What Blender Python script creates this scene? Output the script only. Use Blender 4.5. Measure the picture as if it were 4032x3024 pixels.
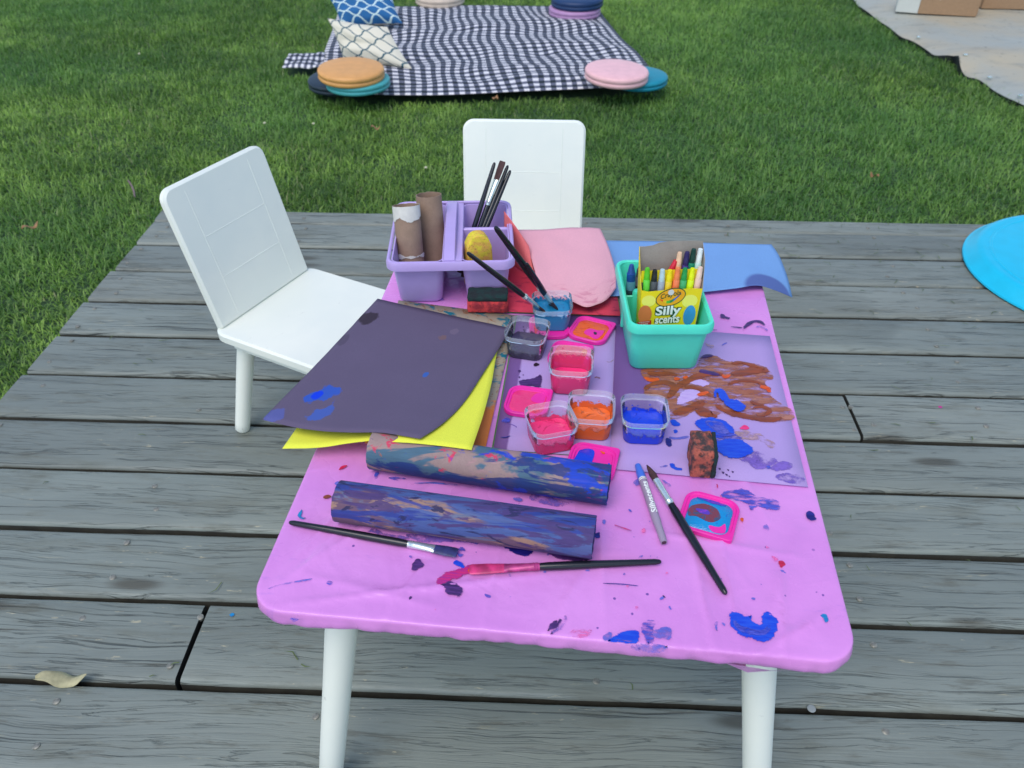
import bpy, math, random
import numpy as np
from mathutils import Vector, Matrix, noise
random.seed(7); np.random.seed(7)
for o in list(bpy.data.objects): bpy.data.objects.remove(o)
scene = bpy.context.scene
col = scene.collection

# ------------------------------------------------------------------ camera
F, PITCH, ROLL, YAW, CH = 3197.1, .66548, -.00176, .043745, 1.1031
W, H = 4032, 3024
def _cam():
    cp, sp = math.cos(PITCH), math.sin(PITCH)
    fw = Vector((0, cp, -sp)); up = Vector((0, sp, cp)); rt = Vector((1, 0, 0))
    r2 = rt*math.cos(ROLL)+up*math.sin(ROLL); u2 = up*math.cos(ROLL)-rt*math.sin(ROLL)
    R = Matrix.Rotation(YAW, 3, 'Z')
    return R @ r2, R @ u2, R @ fw
RT, UP, FW = _cam()
EYE = Vector((0, 0, CH))
cd = bpy.data.cameras.new('camera'); cam = bpy.data.objects.new('camera', cd); col.objects.link(cam)
cam.matrix_world = Matrix(((RT.x, UP.x, -FW.x, 0), (RT.y, UP.y, -FW.y, 0), (RT.z, UP.z, -FW.z, CH), (0, 0, 0, 1)))
cd.sensor_width = 36; cd.lens = 36*F/W; cd.clip_start = .05; cd.clip_end = 200
cd.dof.use_dof = True; cd.dof.focus_distance = 1.08; cd.dof.aperture_fstop = 9
scene.camera = cam

# ------------------------------------------------------------------ sky, sun, exposure
SUN_EL, SUN_AZ = math.radians(60), math.radians(206)    # azimuth from +Y, clockwise
world = bpy.data.worlds.new('World'); scene.world = world; world.use_nodes = True
wn = world.node_tree
bg = wn.nodes['Background']; bg.inputs['Strength'].default_value = .14
sky = wn.nodes.new('ShaderNodeTexSky'); sky.sky_type = 'NISHITA'; sky.sun_disc = False
sky.sun_elevation = SUN_EL; sky.sun_rotation = SUN_AZ; sky.air_density = 1.0; sky.dust_density = 1.0; sky.ozone_density = 1.8
wn.links.new(sky.outputs[0], bg.inputs['Color'])
sd = bpy.data.lights.new('sun', 'SUN'); sd.energy = .95; sd.angle = math.radians(38); sd.color = (1, .95, .88)
sun = bpy.data.objects.new('sun', sd); col.objects.link(sun)
_dir = Vector((math.sin(SUN_AZ)*math.cos(SUN_EL), math.cos(SUN_AZ)*math.cos(SUN_EL), math.sin(SUN_EL)))
sun.rotation_euler = _dir.to_track_quat('Z', 'Y').to_euler()
vs = scene.view_settings; vs.view_transform = 'Standard'; vs.look = 'None'; vs.gamma = 1; vs.use_curve_mapping = False
vs.exposure = 0.77

# ------------------------------------------------------------------ picture -> place
def ray(u, v): return RT*((u-W/2)/F) - UP*((v-H/2)/F) + FW
def onz(uv, z): d = ray(*uv); return EYE + d*((z-CH)/d.z)
def ony(uv, y): d = ray(*uv); return EYE + d*(y/d.y)
def reach(uv, P0, L, far=True):
    d = ray(*uv).normalized(); m = EYE-P0
    b = d.dot(m); c = m.dot(m)-L*L; q = b*b-c
    if q < 0: return EYE-d*b
    return EYE+d*(-b+(math.sqrt(q) if far else -math.sqrt(q)))
def reg(x0, y0, s): return lambda x, y: (x0+x/s, y0+y/s)
RTOP = reg(1000, 0, 1.2289); R3 = reg(1450, 600, 2.073); R4 = reg(2250, 850, 2.212); RP = reg(1000, 1150, 1.952)
RK = reg(1900, 1200, 2.2118); RD = reg(2350, 1350, 1.952); RB = reg(1000, 1700, 1.4747); RC = reg(2000, 1800, 1.58)
R7 = reg(2900, 800, 1.508); R9 = reg(3200, 0, 2.6587); R5 = reg(2400, 900, 4.148); R6 = reg(0, 1900, 1.476)
RL = reg(1050, 0, 3.16); RR = reg(2100, 0, 3.403); RE = reg(0, 0, 1.659); RW = reg(0, 800, 1.3827); R8 = reg(2900, 1900, 1.476)

# ------------------------------------------------------------------ materials
LT = (.935, 1.07, 1.365)
def lin(c): c /= 255; return c/12.92 if c <= .04045 else ((c+.055)/1.055)**2.4
def K(r, g, b): return tuple(min(.86, max(.004, lin(x)/l)) for x, l in zip((r, g, b), LT))+(1,)
def C(r, g, b): return tuple(min(.86, x*k) for x, k in zip(K(r, g, b), (1., 1.07, 1.12)))+(1,)
def nd(nt, t, ins=None, **at):
    n = nt.nodes.new(t)
    for k, v in at.items(): setattr(n, k, v)
    for k, v in (ins or {}).items():
        s = n.inputs[k]
        if isinstance(v, bpy.types.NodeSocket): nt.links.new(v, s)
        else: s.default_value = v
    return n
def mth(nt, op, a, b=0., c=0.): return nd(nt, 'ShaderNodeMath', {0: a, 1: b, 2: c}, operation=op).outputs[0]
def mixc(nt, f, a, b, mode='MIX'):
    return nd(nt, 'ShaderNodeMix', {0: f, 6: a, 7: b}, data_type='RGBA', blend_type=mode).outputs[2]
def sm(nt, v, lo, hi): return nd(nt, 'ShaderNodeMapRange', {0: v, 1: lo, 2: hi}, interpolation_type='SMOOTHSTEP').outputs[0]
def coords(nt, kind='Object', scale=(1, 1, 1), rot=(0, 0, 0), loc=(0, 0, 0)):
    tc = nd(nt, 'ShaderNodeTexCoord')
    return nd(nt, 'ShaderNodeMapping', {'Vector': tc.outputs[kind], 'Scale': scale, 'Rotation': rot, 'Location': loc}).outputs[0]
def noi(nt, vec, scale, det=4, rough=.55, dist=0.):
    return nd(nt, 'ShaderNodeTexNoise', {'Vector': vec, 'Scale': scale, 'Detail': det, 'Roughness': rough, 'Distortion': dist}).outputs[0]
def bump(nt, h, st, dist=.001): return nd(nt, 'ShaderNodeBump', {'Height': h, 'Strength': st, 'Distance': dist}).outputs[0]
def new(name):
    m = bpy.data.materials.new(name); m.use_nodes = True
    nt = m.node_tree; return m, nt, nt.nodes['Principled BSDF']
def lnk(nt, a, b): nt.links.new(a, b)
def dark(c, k): return tuple(x*k for x in c[:3])+(1,)
def mat(name, c, rough=.5, var=.12, vs=12, bp=0., bs=300, bd=.0005, metal=0., sheen=0., kind='Object', sub=0.):
    m, nt, b = new(name)
    co = coords(nt, kind)
    f = sm(nt, noi(nt, co, vs, 5), .3, .7)
    lnk(nt, mixc(nt, f, dark(c, 1-var), dark(c, 1+var*.6)), b.inputs['Base Color'])
    b.inputs['Roughness'].default_value = rough; b.inputs['Metallic'].default_value = metal
    if sub: b.inputs['Subsurface Weight'].default_value = sub; b.inputs['Subsurface Radius'].default_value = (.004, .004, .004)
    if bp: lnk(nt, bump(nt, noi(nt, co, bs, 3), bp, bd), b.inputs['Normal'])
    return m

# ------------------------------------------------------------------ mesh helpers
def mk(name, V, Fc, m, parent=None, smooth=True, ang=38, uv=None):
    me = bpy.data.meshes.new(name); me.from_pydata([tuple(v) for v in V], [], [tuple(f) for f in Fc])
    if uv is not None:
        l = me.uv_layers.new(name='UVMap')
        idx = np.zeros(len(me.loops), dtype=np.int32); me.loops.foreach_get('vertex_index', idx)
        l.data.foreach_set('uv', np.asarray(uv, dtype=np.float32)[idx].ravel())
    if smooth:
        me.polygons.foreach_set('use_smooth', [True]*len(me.polygons)); me.set_sharp_from_angle(angle=math.radians(ang))
    if m: me.materials.append(m)
    o = bpy.data.objects.new(name, me); col.objects.link(o)
    if parent: o.parent = parent
    return o
def tag(o, label=None, cat=None, group=None, kind=None):
    for k, v in (('label', label), ('category', cat), ('group', group), ('kind', kind)):
        if v: o[k] = v
    return o
def root(name, loc=(0, 0, 0), rz=0, label=None, cat=None, group=None, kind=None):
    o = bpy.data.objects.new(name, None); col.objects.link(o); o.location = loc; o.rotation_euler = (0, 0, rz)
    o.empty_display_size = .02
    return tag(o, label, cat, group, kind)
def clone(o, mesh_mat=None):
    c = o.copy(); col.objects.link(c); return c
def rr(w, d, r, n=6, cx=0, cy=0):
    if not isinstance(r, (tuple, list)): r = (r,)*4
    P = []
    for k, (sx, sy) in enumerate(((1, 1), (-1, 1), (-1, -1), (1, -1))):
        q = r[k]
        for i in range(n+1):
            a = (k + i/n)*math.pi/2
            P.append((cx+sx*(w/2-q)+q*math.cos(a), cy+sy*(d/2-q)+q*math.sin(a)))
    return P
def loft(loops, cap0=True, cap1=True, wrap=False):
    V = []; Fc = []; n = len(loops[0])
    for L in loops: V += [Vector(p) for p in L]
    K = len(loops)
    for k in range(K if wrap else K-1):
        a, b = k*n, ((k+1) % K)*n
        for i in range(n):
            j = (i+1) % n; Fc.append((a+i, a+j, b+j, b+i))
    if not wrap:
        if cap0: Fc.append(tuple(range(n-1, -1, -1)))
        if cap1: Fc.append(tuple(range((K-1)*n, K*n)))
    return V, Fc
def lz(P, z): return [(x, y, z) for x, y in P]
def join(parts):
    V = []; Fc = []
    for v, f in parts:
        o = len(V); V += list(v); Fc += [tuple(i+o for i in q) for q in f]
    return V, Fc
def ring(c, r, n, ax, ay): return [c+ax*(r*math.cos(2*math.pi*i/n))+ay*(r*math.sin(2*math.pi*i/n)) for i in range(n)]
def sweep(pts, rad, n=14, flat=None, caps=True):
    """tube through points; flat = list of (a,b) scale along/perp for each point"""
    pts = [Vector(p) for p in pts]; L = []
    ref = Vector((0, 0, 1))
    for i, p in enumerate(pts):
        d = (pts[min(i+1, len(pts)-1)]-pts[max(i-1, 0)]).normalized()
        if abs(d.dot(ref)) > .97: ref2 = Vector((1, 0, 0))
        else: ref2 = ref
        ax = d.cross(ref2).normalized(); ay = ax.cross(d).normalized()
        fx, fy = flat[i] if flat else (1, 1)
        L.append([p+ax*(rad[i]*fx*math.cos(2*math.pi*k/n))+ay*(rad[i]*fy*math.sin(2*math.pi*k/n)) for k in range(n)])
    return loft(L, caps, caps)
def lathe(prof, n=48, c=(0, 0, 0)):
    L = [[(c[0]+r*math.cos(2*math.pi*i/n), c[1]+r*math.sin(2*math.pi*i/n), c[2]+z) for i in range(n)] for r, z in prof]
    return loft(L)
def boxv(x0, x1, y0, y1, z0, z1, bev=0.):
    if bev <= 0:
        V = [(x, y, z) for z in (z0, z1) for x, y in ((x0, y0), (x1, y0), (x1, y1), (x0, y1))]
        return V, [(3, 2, 1, 0), (4, 5, 6, 7), (0, 1, 5, 4), (1, 2, 6, 5), (2, 3, 7, 6), (3, 0, 4, 7)]
    w, d = x1-x0, y1-y0; cx, cy = (x0+x1)/2, (y0+y1)/2
    b = bev
    return loft([lz(rr(w-2*b, d-2*b, b*.6, 2, cx, cy), z0), lz(rr(w, d, b, 2, cx, cy), z0+b), lz(rr(w, d, b, 2, cx, cy), z1-b), lz(rr(w-2*b, d-2*b, b*.6, 2, cx, cy), z1)])
def smooth_line(P, n, closed=False):
    P = [Vector(p) for p in P]
    if not closed and len(P) == 2: return [P[0].lerp(P[1], i/(n-1)) for i in range(n)]
    out = []; m = len(P); segs = m if closed else m-1
    for i in range(n):
        t = i/(n if closed else n-1)*segs; k = min(int(t), segs-1); f = t-k
        g = (lambda j: P[j % m]) if closed else (lambda j: P[max(0, min(m-1, j))])
        a, b, c, d = g(k-1), g(k), g(k+1), g(k+2)
        if not closed and k == 0: a = b*2-c
        if not closed and k == segs-1: d = c*2-b
        out.append(.5*((2*b)+(c-a)*f+(2*a-5*b+4*c-d)*f*f+(3*b-a-3*c+d)*f**3))
    return out
def resample(P, n):
    D = smooth_line(P, 200); s = [0]
    for i in range(1, 200): s.append(s[-1]+(D[i]-D[i-1]).length)
    out = []; j = 0
    for i in range(n):
        t = s[-1]*i/(n-1)
        while j < 198 and s[j+1] < t: j += 1
        f = (t-s[j])/max(1e-9, s[j+1]-s[j]); out.append(D[j].lerp(D[j+1], min(1, max(0, f))))
    return out
def coons(bot, top, left, right, nu=28, nv=28, disp=None):
    b, t, l, r = resample(bot, nu), resample(top, nu), resample(left, nv), resample(right, nv)
    V = []; UV = []
    wu = (b[-1]-b[0]).length; wv = (l[-1]-l[0]).length
    for j in range(nv):
        for i in range(nu):
            u, v = i/(nu-1), j/(nv-1)
            P = (1-v)*b[i]+v*t[i]+(1-u)*l[j]+u*r[j]-((1-u)*(1-v)*b[0]+u*(1-v)*b[-1]+(1-u)*v*t[0]+u*v*t[-1])
            if disp: P = P+disp(u, v)
            V.append(P); UV.append((u, v))
    Fc = [(j*nu+i, j*nu+i+1, (j+1)*nu+i+1, (j+1)*nu+i) for j in range(nv-1) for i in range(nu-1)]
    return V, Fc, UV
def sheet(name, bot, top, left, right, m, label, cat, th=.0003, nu=28, nv=28, disp=None, parent=None, group=None):
    V, Fc, UV = coons(bot, top, left, right, nu, nv, disp)
    c = sum(V, Vector())/len(V); c.z = min(v.z for v in V)
    if parent: c = Vector(parent.location)
    o = mk(name, [v-c for v in V], Fc, m, parent, True, 80, UV)
    if not parent: o.location = c; tag(o, label, cat, group)
    s = o.modifiers.new('thickness', 'SOLIDIFY'); s.thickness = th; s.offset = -1
    return o
def Z(f, *P):
    """list of (x,y,z) picture-region points -> places"""
    return [onz(f(x, y), z) for x, y, z in P]

# ================================================================== SETTING
LAWN = -.205; GT = -.165
# --- lawn material
m_lawn, nt, b = new('lawn_soil')
co = coords(nt)
f1 = sm(nt, noi(nt, co, 1.3, 4), .35, .65); f2 = sm(nt, noi(nt, co, 60, 5), .35, .65)
lnk(nt, mixc(nt, f2, mixc(nt, f1, (.016, .040, .012, 1), (.022, .052, .016, 1)), (.045, .10, .024, 1)), b.inputs['Base Color'])
b.inputs['Roughness'].default_value = .9
lawn = mk('lawn', [(-40, -40, LAWN), (40, -40, LAWN), (40, 40, LAWN), (-40, 40, LAWN)], [(0, 1, 2, 3)], m_lawn)
tag(lawn, kind='structure')

# --- deck planks
_w = onz(R7(1000, 255), 0); WET1 = (_w.x, _w.y, .34, .075); _w = onz(R7(430, 690), 0); WET2 = (_w.x, _w.y, .20, .13)
m_deck, nt, b = new('weathered_grey_deck_paint')
oi = nd(nt, 'ShaderNodeObjectInfo'); rnd = oi.outputs['Random']
tc = nd(nt, 'ShaderNodeTexCoord').outputs['Object']
off = nd(nt, 'ShaderNodeCombineXYZ', {0: mth(nt, 'MULTIPLY', rnd, 37.), 1: mth(nt, 'MULTIPLY', rnd, 91.), 2: 0.}).outputs[0]
pv = nd(nt, 'ShaderNodeVectorMath', {0: tc, 1: off}, operation='ADD').outputs[0]
def mp(sc): return nd(nt, 'ShaderNodeMapping', {'Vector': pv, 'Scale': sc}).outputs[0]
# grain lines bending round knots
warp = noi(nt, mp((2.2, 9, 1)), 1., 3)
yw = nd(nt, 'ShaderNodeCombineXYZ', {0: 0., 1: mth(nt, 'MULTIPLY', warp, .06), 2: 0.}).outputs[0]
pw = nd(nt, 'ShaderNodeVectorMath', {0: pv, 1: yw}, operation='ADD').outputs[0]
gr = nd(nt, 'ShaderNodeTexNoise', {'Vector': nd(nt, 'ShaderNodeMapping', {'Vector': pw, 'Scale': (2.6, 170, 1)}).outputs[0], 'Scale': 1., 'Detail': 5., 'Roughness': .6}).outputs[0]
gr2 = nd(nt, 'ShaderNodeTexNoise', {'Vector': nd(nt, 'ShaderNodeMapping', {'Vector': pw, 'Scale': (5, 420, 1)}).outputs[0], 'Scale': 1., 'Detail': 3.}).outputs[0]
zone = sm(nt, noi(nt, mp((1.6, 5, 1)), 1., 4), .38, .66)              # where the grain is opened up
crack = mth(nt, 'MULTIPLY', sm(nt, gr, .57, .66), mth(nt, 'ADD', mth(nt, 'MULTIPLY', zone, .85), .1))
blot = sm(nt, noi(nt, mp((5, 26, 1)), 1., 6, .65), .50, .70)          # bare rubbed patches
lite = sm(nt, noi(nt, mp((9, 60, 1)), 1., 6, .7), .61, .69)           # pale wood where the paint flaked
patch = sm(nt, noi(nt, mp((.8, 2.0, 1)), 1., 3), .48, .58)
tone = mixc(nt, sm(nt, noi(nt, mp((1.2, 4, 1)), 1., 4), .3, .7), K(110, 123, 127), K(134, 148, 151))
tone = mixc(nt, mth(nt, 'MULTIPLY', rnd, .45), tone, K(130, 138, 138))
tone = mixc(nt, mth(nt, 'MULTIPLY', blot, .5), tone, K(98, 104, 98))
tone = mixc(nt, mth(nt, 'MULTIPLY', mth(nt, 'MULTIPLY', lite, zone), .7), tone, K(172, 172, 152))
tone = mixc(nt, mth(nt, 'MULTIPLY', mth(nt, 'FRACT', mth(nt, 'MULTIPLY', rnd, 7.7)), .35), tone, K(94, 110, 116))
wetn = noi(nt, coords(nt, 'Object', (3.2, 4.5, 1)), 1., 3)
tone = mixc(nt, mth(nt, 'MULTIPLY', sm(nt, gr2, .35, .75), .22), tone, K(84, 98, 104))
tone = mixc(nt, mth(nt, 'MULTIPLY', crack, .88), tone, K(36, 42, 42))
kn = nd(nt, 'ShaderNodeTexVoronoi', {'Vector': mp((2.0, 7.5, 1)), 'Scale': 1.}).outputs['Distance']
knot = mth(nt, 'SUBTRACT', 1., sm(nt, kn, .05, .13))
tone = mixc(nt, mth(nt, 'MULTIPLY', knot, .8), tone, K(70, 70, 62))
lnk(nt, tone, b.inputs['Base Color'])
lnk(nt, mth(nt, 'ADD', .5, mth(nt, 'MULTIPLY', blot, .25)), b.inputs['Roughness'])
iso = nd(nt, 'ShaderNodeTexNoise', {'Vector': nd(nt, 'ShaderNodeMapping', {'Vector': pw, 'Scale': (1.5, 40, 1)}).outputs[0], 'Scale': 1., 'Detail': 5., 'Roughness': .5}).outputs[0]
seg = sm(nt, noi(nt, mp((3.2, 30, 1)), 1., 3), .44, .56)
lines = mth(nt, 'MULTIPLY', mth(nt, 'SUBTRACT', 1., sm(nt, mth(nt, 'ABSOLUTE', mth(nt, 'SUBTRACT', mth(nt, 'FRACT', mth(nt, 'MULTIPLY', iso, 11.)), .5)), .02, .085)), seg)
rnd2 = mth(nt, 'FRACT', mth(nt, 'MULTIPLY', rnd, 17.3))
tone = mixc(nt, mth(nt, 'MULTIPLY', lines, mth(nt, 'ADD', .2, mth(nt, 'MULTIPLY', rnd2, .45))), tone, K(44, 50, 50))
dirt = sm(nt, noi(nt, mp((7, 44, 1)), 1., 6, .7), .56, .66)
tone = mixc(nt, mth(nt, 'MULTIPLY', dirt, .45), tone, K(82, 82, 72))
flk = mth(nt, 'MULTIPLY', sm(nt, noi(nt, mp((26, 120, 1)), 1., 4, .7), .62, .68), sm(nt, noi(nt, mp((4, 12, 1)), 1., 3), .52, .62))
tone = mixc(nt, mth(nt, 'MULTIPLY', flk, .7), tone, K(180, 180, 162))
pos = nd(nt, 'ShaderNodeSeparateXYZ', {0: nd(nt, 'ShaderNodeNewGeometry').outputs['Position']})
for (wx, wy, rx, ry) in (WET1, WET2):
    du = mth(nt, 'DIVIDE', mth(nt, 'SUBTRACT', pos.outputs[0], wx), rx); dv = mth(nt, 'DIVIDE', mth(nt, 'SUBTRACT', pos.outputs[1], wy), ry)
    dd = mth(nt, 'ADD', mth(nt, 'SQRT', mth(nt, 'ADD', mth(nt, 'MULTIPLY', du, du), mth(nt, 'MULTIPLY', dv, dv))), mth(nt, 'MULTIPLY', mth(nt, 'SUBTRACT', wetn, .5), 1.6))
    tone = mixc(nt, mth(nt, 'MULTIPLY', mth(nt, 'SUBTRACT', 1., sm(nt, dd, .85, 1.1)), .22), tone, K(52, 58, 54))
lnk(nt, tone, b.inputs['Base Color'])
hgt = mth(nt, 'SUBTRACT', mth(nt, 'MULTIPLY', gr2, .35), mth(nt, 'ADD', mth(nt, 'MULTIPLY', crack, .8), lines))
lnk(nt, bump(nt, hgt, .8, .0022), b.inputs['Normal'])
m_edge = mat('plank_edge_dirt_and_shade', K(52, 54, 50), .9, .35, 25, .4, 60)  # plank sides: dirt plus the shade of the gaps, painted as one dark tone
m_joist = mat('joist_wood', C(60, 62, 60), .8, .3, 10)
m_nail = mat('nail_steel', K(132, 138, 140), .5, .3, 200, metal=.3)

deck = root('deck', (0, 0, 0), kind='structure')
GY = [2.225, 2.148, 2.003, 1.857, 1.706, 1.558, 1.403, 1.252, 1.105, .954, .806, .655, .505, .355, .205, .055, -.095, -.245]
EX0, EX1 = -1.155, 2.45
def plank(x0, x1, y0, y1, seed):
    nx = max(8, int((x1-x0)/.03)); zt = random.uniform(-.0022, .0012); tw = random.uniform(-.0012, .0012)
    L = []; cx, cy = (x0+x1)/2, (y0+y1)/2; w = y1-y0
    for i in range(nx+1):
        x = x0+(x1-x0)*i/nx
        e = .0016*noise.noise((x*7, seed*3.1, 0))+.0009*noise.noise((x*31, seed*5.3, 4))
        e2 = .0016*noise.noise((x*7, seed*3.1, 9))+.0009*noise.noise((x*31, seed*5.3, 14))
        z = zt+.0012*noise.noise((x*1.5, seed, 2))
        rnd_ = .0075
        prof = [(-w/2+e, -.036), (-w/2+e, -rnd_), (-w/2+e+rnd_*.3, -rnd_*.3), (-w/2+e+rnd_, 0), (-w/4, .0004), (0, .0007), (w/4, .0004), (w/2-e2-rnd_, 0), (w/2-e2-rnd_*.3, -rnd_*.3), (w/2-e2, -rnd_), (w/2-e2, -.036)]
        L.append([(x-cx, py, pz+(z+tw*py/w*2 if pz > -.03 else 0)) for py, pz in prof])
    V, Fc = loft(L, True, True)
    o = mk('plank', V, Fc, m_deck, deck, True, 50); o.location = (cx, cy, 0)
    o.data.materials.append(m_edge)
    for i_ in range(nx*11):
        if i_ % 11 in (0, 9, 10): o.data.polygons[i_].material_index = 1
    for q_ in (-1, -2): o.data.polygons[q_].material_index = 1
    return o, cx, cy, zt
nl = [[(r*.0054*math.cos(a*math.pi/5), r*.0054*math.sin(a*math.pi/5), z) for a in range(10)] for r, z in ((1, -.004), (1, .0012), (.75, .0022))]
nme = None
JX = [-1.11, -.71, -.30, .11, .52, .93, 1.34, 1.75, 2.16]
for k in range(len(GY)-1):
    gp = .0050 if k >= 4 else .0042; y1, y0 = GY[k]-gp, GY[k+1]+gp
    segs = [(EX0+random.uniform(-.006, .006), EX1)]
    if k == 6: j = onz(R7(690, 1260), 0).x; segs = [(EX0-.003, j-.003), (j+.003, EX1)]
    if k == 10: j = onz(R6(1090, 1000), 0).x; segs = [(EX0, j-.0042), (j+.0042, EX1)]
    if k == 0: y1, y0 = GY[0], GY[1]+.001
    if k == 4: y0 += .002
    for (a, c) in segs:
        o, cx, cy, zt = plank(a, c, y0, y1, k+(17 if a > -1 else 0))
        for x in JX+([a+.014] if a > -1 else [])+([c-.014] if c < 2 else []):
            if not a+.01 < x < c-.01: continue
            for f in ((.24, .77) if k else (.5,)):
                if random.random() < .12: continue
                px_, py_ = x+random.uniform(-.02, .02), y0+(y1-y0)*(f+random.uniform(-.08, .08))
                if nme is None:
                    V, Fc = loft(nl); no = mk('nail', V, Fc, m_nail, o); nme = no.data
                else:
                    no = bpy.data.objects.new('nail', nme); col.objects.link(no); no.parent = o
                no.location = (px_-cx, py_-cy, zt+random.uniform(-.0002, .0012)); no.rotation_euler = (random.uniform(-.15, .15), random.uniform(-.15, .15), random.random()*3)
for x in JX:
    V, Fc = boxv(-.02, .02, -1.2, 1.2, -.07, .07); o = mk('joist', V, Fc, m_joist, deck, False); o.location = (x, .99, -.107)
for nm, a in (('rim_board', (EX0+.012, EX0+.05, -.24, 2.2, -.19, -.037)), ('rim_board', (EX0+.05, EX1, 2.165, 2.2, -.19, -.037))):
    V, Fc = boxv(*a); mk(nm, V, Fc, m_deck, deck, False)

# ------------------------------------------------------------------ blanket outline (needed to keep the grass clear of it)
BZ = GT+.012
bl_bot = Z(RTOP, (325, 440, BZ), (560, 456, BZ), (900, 459, BZ), (1300, 441, BZ), (1700, 424, BZ), (1965, 404, BZ))
bl_right = Z(RTOP, (1965, 404, BZ), (1870, 268, BZ), (1780, 185, BZ), (1690, 75, BZ), (1655, 20, BZ))
bl_top = Z(RTOP, (420, 22, BZ), (700, 30, BZ), (1050, 25, BZ), (1430, 28, BZ), (1655, 20, BZ))
bl_left = Z(RTOP, (325, 440, BZ), (333, 280, BZ), (378, 150, BZ), (420, 22, BZ))
flap = Z(RTOP, (138, 328, BZ), (330, 332, BZ), (345, 262, BZ), (170, 264, BZ))
tarp_px = [(380, -90), (440, -35), (480, 20), (600, 100), (700, 185), (800, 250), (930, 345), (1060, 395), (1200, 480), (1300, 560), (1400, 588), (1465, 592), (1510, 625), (1530, 680), (1620, 762), (1700, 778), (1770, 805), (1900, 905), (2020, 970), (2212, 1050), (2500, 1190)]
tarp_edge = [onz(R9(*q), GT) for q in tarp_px]
def inpoly(X, Y, poly):
    r = np.zeros(len(X), bool); n = len(poly)
    for i in range(n):
        x0, y0 = poly[i][0], poly[i][1]; x1, y1 = poly[(i+1) % n][0], poly[(i+1) % n][1]
        c = ((y0 > Y) != (y1 > Y)) & (X < (x1-x0)*(Y-y0)/(y1-y0+1e-12)+x0); r ^= c
    return r

# ------------------------------------------------------------------ grass
def vnoise(X, Y, s, seed):
    rs = np.random.RandomState(seed); g = rs.rand(257, 257)
    x, y = X*s+50, Y*s+50; i, j = np.floor(x).astype(int), np.floor(y).astype(int); fx, fy = x-i, y-j
    fx, fy = fx*fx*(3-2*fx), fy*fy*(3-2*fy); i %= 256; j %= 256
    return (g[i, j]*(1-fx)+g[i+1, j]*fx)*(1-fy)+(g[i, j+1]*(1-fx)+g[i+1, j+1]*fx)*fy
m_grass, nt, b = new('grass_blades')
at = nd(nt, 'ShaderNodeAttribute', attribute_name='tint')
sp = nd(nt, 'ShaderNodeSeparateColor', {0: at.outputs['Color']})
g1 = mixc(nt, sp.outputs[0], (.078, .160, .024, 1), (.400, .610, .105, 1))
g1 = mixc(nt, sp.outputs[1], g1, (.36, .34, .17, 1))
g1 = mixc(nt, mth(nt, 'MULTIPLY', sp.outputs[2], .55), g1, (.095, .245, .054, 1))
lnk(nt, g1, b.inputs['Base Color']); b.inputs['Roughness'].default_value = .5
tr = nd(nt, 'ShaderNodeBsdfTranslucent', {'Color': mixc(nt, .5, g1, (.22, .50, .06, 1))})
mx = nd(nt, 'ShaderNodeMixShader', {0: .35, 1: b.outputs[0], 2: tr.outputs[0]})
lnk(nt, mx.outputs[0], nt.nodes['Material Output'].inputs[0])
NB = 820000
X = np.random.uniform(-4.6, 4.2, NB); Y = .3+6.9*np.random.rand(NB)**1.0
keep = ~((X > EX0-.004) & (Y < 2.232))
keep &= (X > -1.55-.36*Y-.5) & (X < .9+.36*Y+.9)
keep &= ~inpoly(X, Y, [tuple(p[:2]) for p in bl_bot+bl_right[1:]+bl_top[::-1][1:]+bl_left[::-1][1:-1]])
keep &= ~inpoly(X, Y, [tuple(p[:2]) for p in flap])
keep &= ~inpoly(X, Y, [(p.x+.02, p.y) for p in tarp_edge]+[(9, tarp_edge[-1].y), (9, 9), (tarp_edge[0].x, 9)])
X, Y = X[keep], Y[keep]; n = len(X)
pat = vnoise(X, Y, 1.1, 1)*.55+vnoise(X, Y, 3.7, 2)*.3+vnoise(X, Y, 11, 3)*.25
Lb = np.random.uniform(.026, .048, n)*(.45+.6*vnoise(X, Y, 5, 5)+.5*vnoise(X, Y, 13, 15)); lean = np.random.uniform(.45, 1.95, n); az = np.random.uniform(0, 2*np.pi, n)+2.5*vnoise(X, Y, 2.5, 8)
wd = np.random.uniform(.0011, .0024, n)
dx, dy = np.cos(az), np.sin(az); px_, py_ = -dy*wd, dx*wd
l1 = lean*.55; l2 = lean*1.25
h1, r1 = Lb*.5*np.cos(l1), Lb*.5*np.sin(l1); h2, r2 = h1+Lb*.5*np.cos(l2), r1+Lb*.5*np.sin(l2)
Z0 = np.full(n, LAWN)
VV = np.empty((n, 5, 3), np.float32)
VV[:, 0] = np.stack([X-px_, Y-py_, Z0], 1); VV[:, 1] = np.stack([X+px_, Y+py_, Z0], 1)
VV[:, 2] = np.stack([X+dx*r1+px_*.85, Y+dy*r1+py_*.85, Z0+h1], 1); VV[:, 3] = np.stack([X+dx*r1-px_*.85, Y+dy*r1-py_*.85, Z0+h1], 1)
VV[:, 4] = np.stack([X+dx*r2, Y+dy*r2, Z0+h2], 1)
base = (np.arange(n)*5)[:, None]
loops = np.concatenate([base+np.array([[0, 1, 2, 3]]), base+np.array([[3, 2, 4]])], 1).ravel().astype(np.int32)
me = bpy.data.meshes.new('grass'); me.vertices.add(n*5); me.vertices.foreach_set('co', VV.ravel())
me.loops.add(len(loops)); me.loops.foreach_set('vertex_index', loops)
me.polygons.add(n*2); st = np.empty((n, 2), np.int32); st[:, 0] = np.arange(n)*7; st[:, 1] = st[:, 0]+4; me.polygons.foreach_set('loop_start', st.ravel())
me.update(calc_edges=True)
tint = np.ones((n, 5, 4), np.float32)
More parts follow.
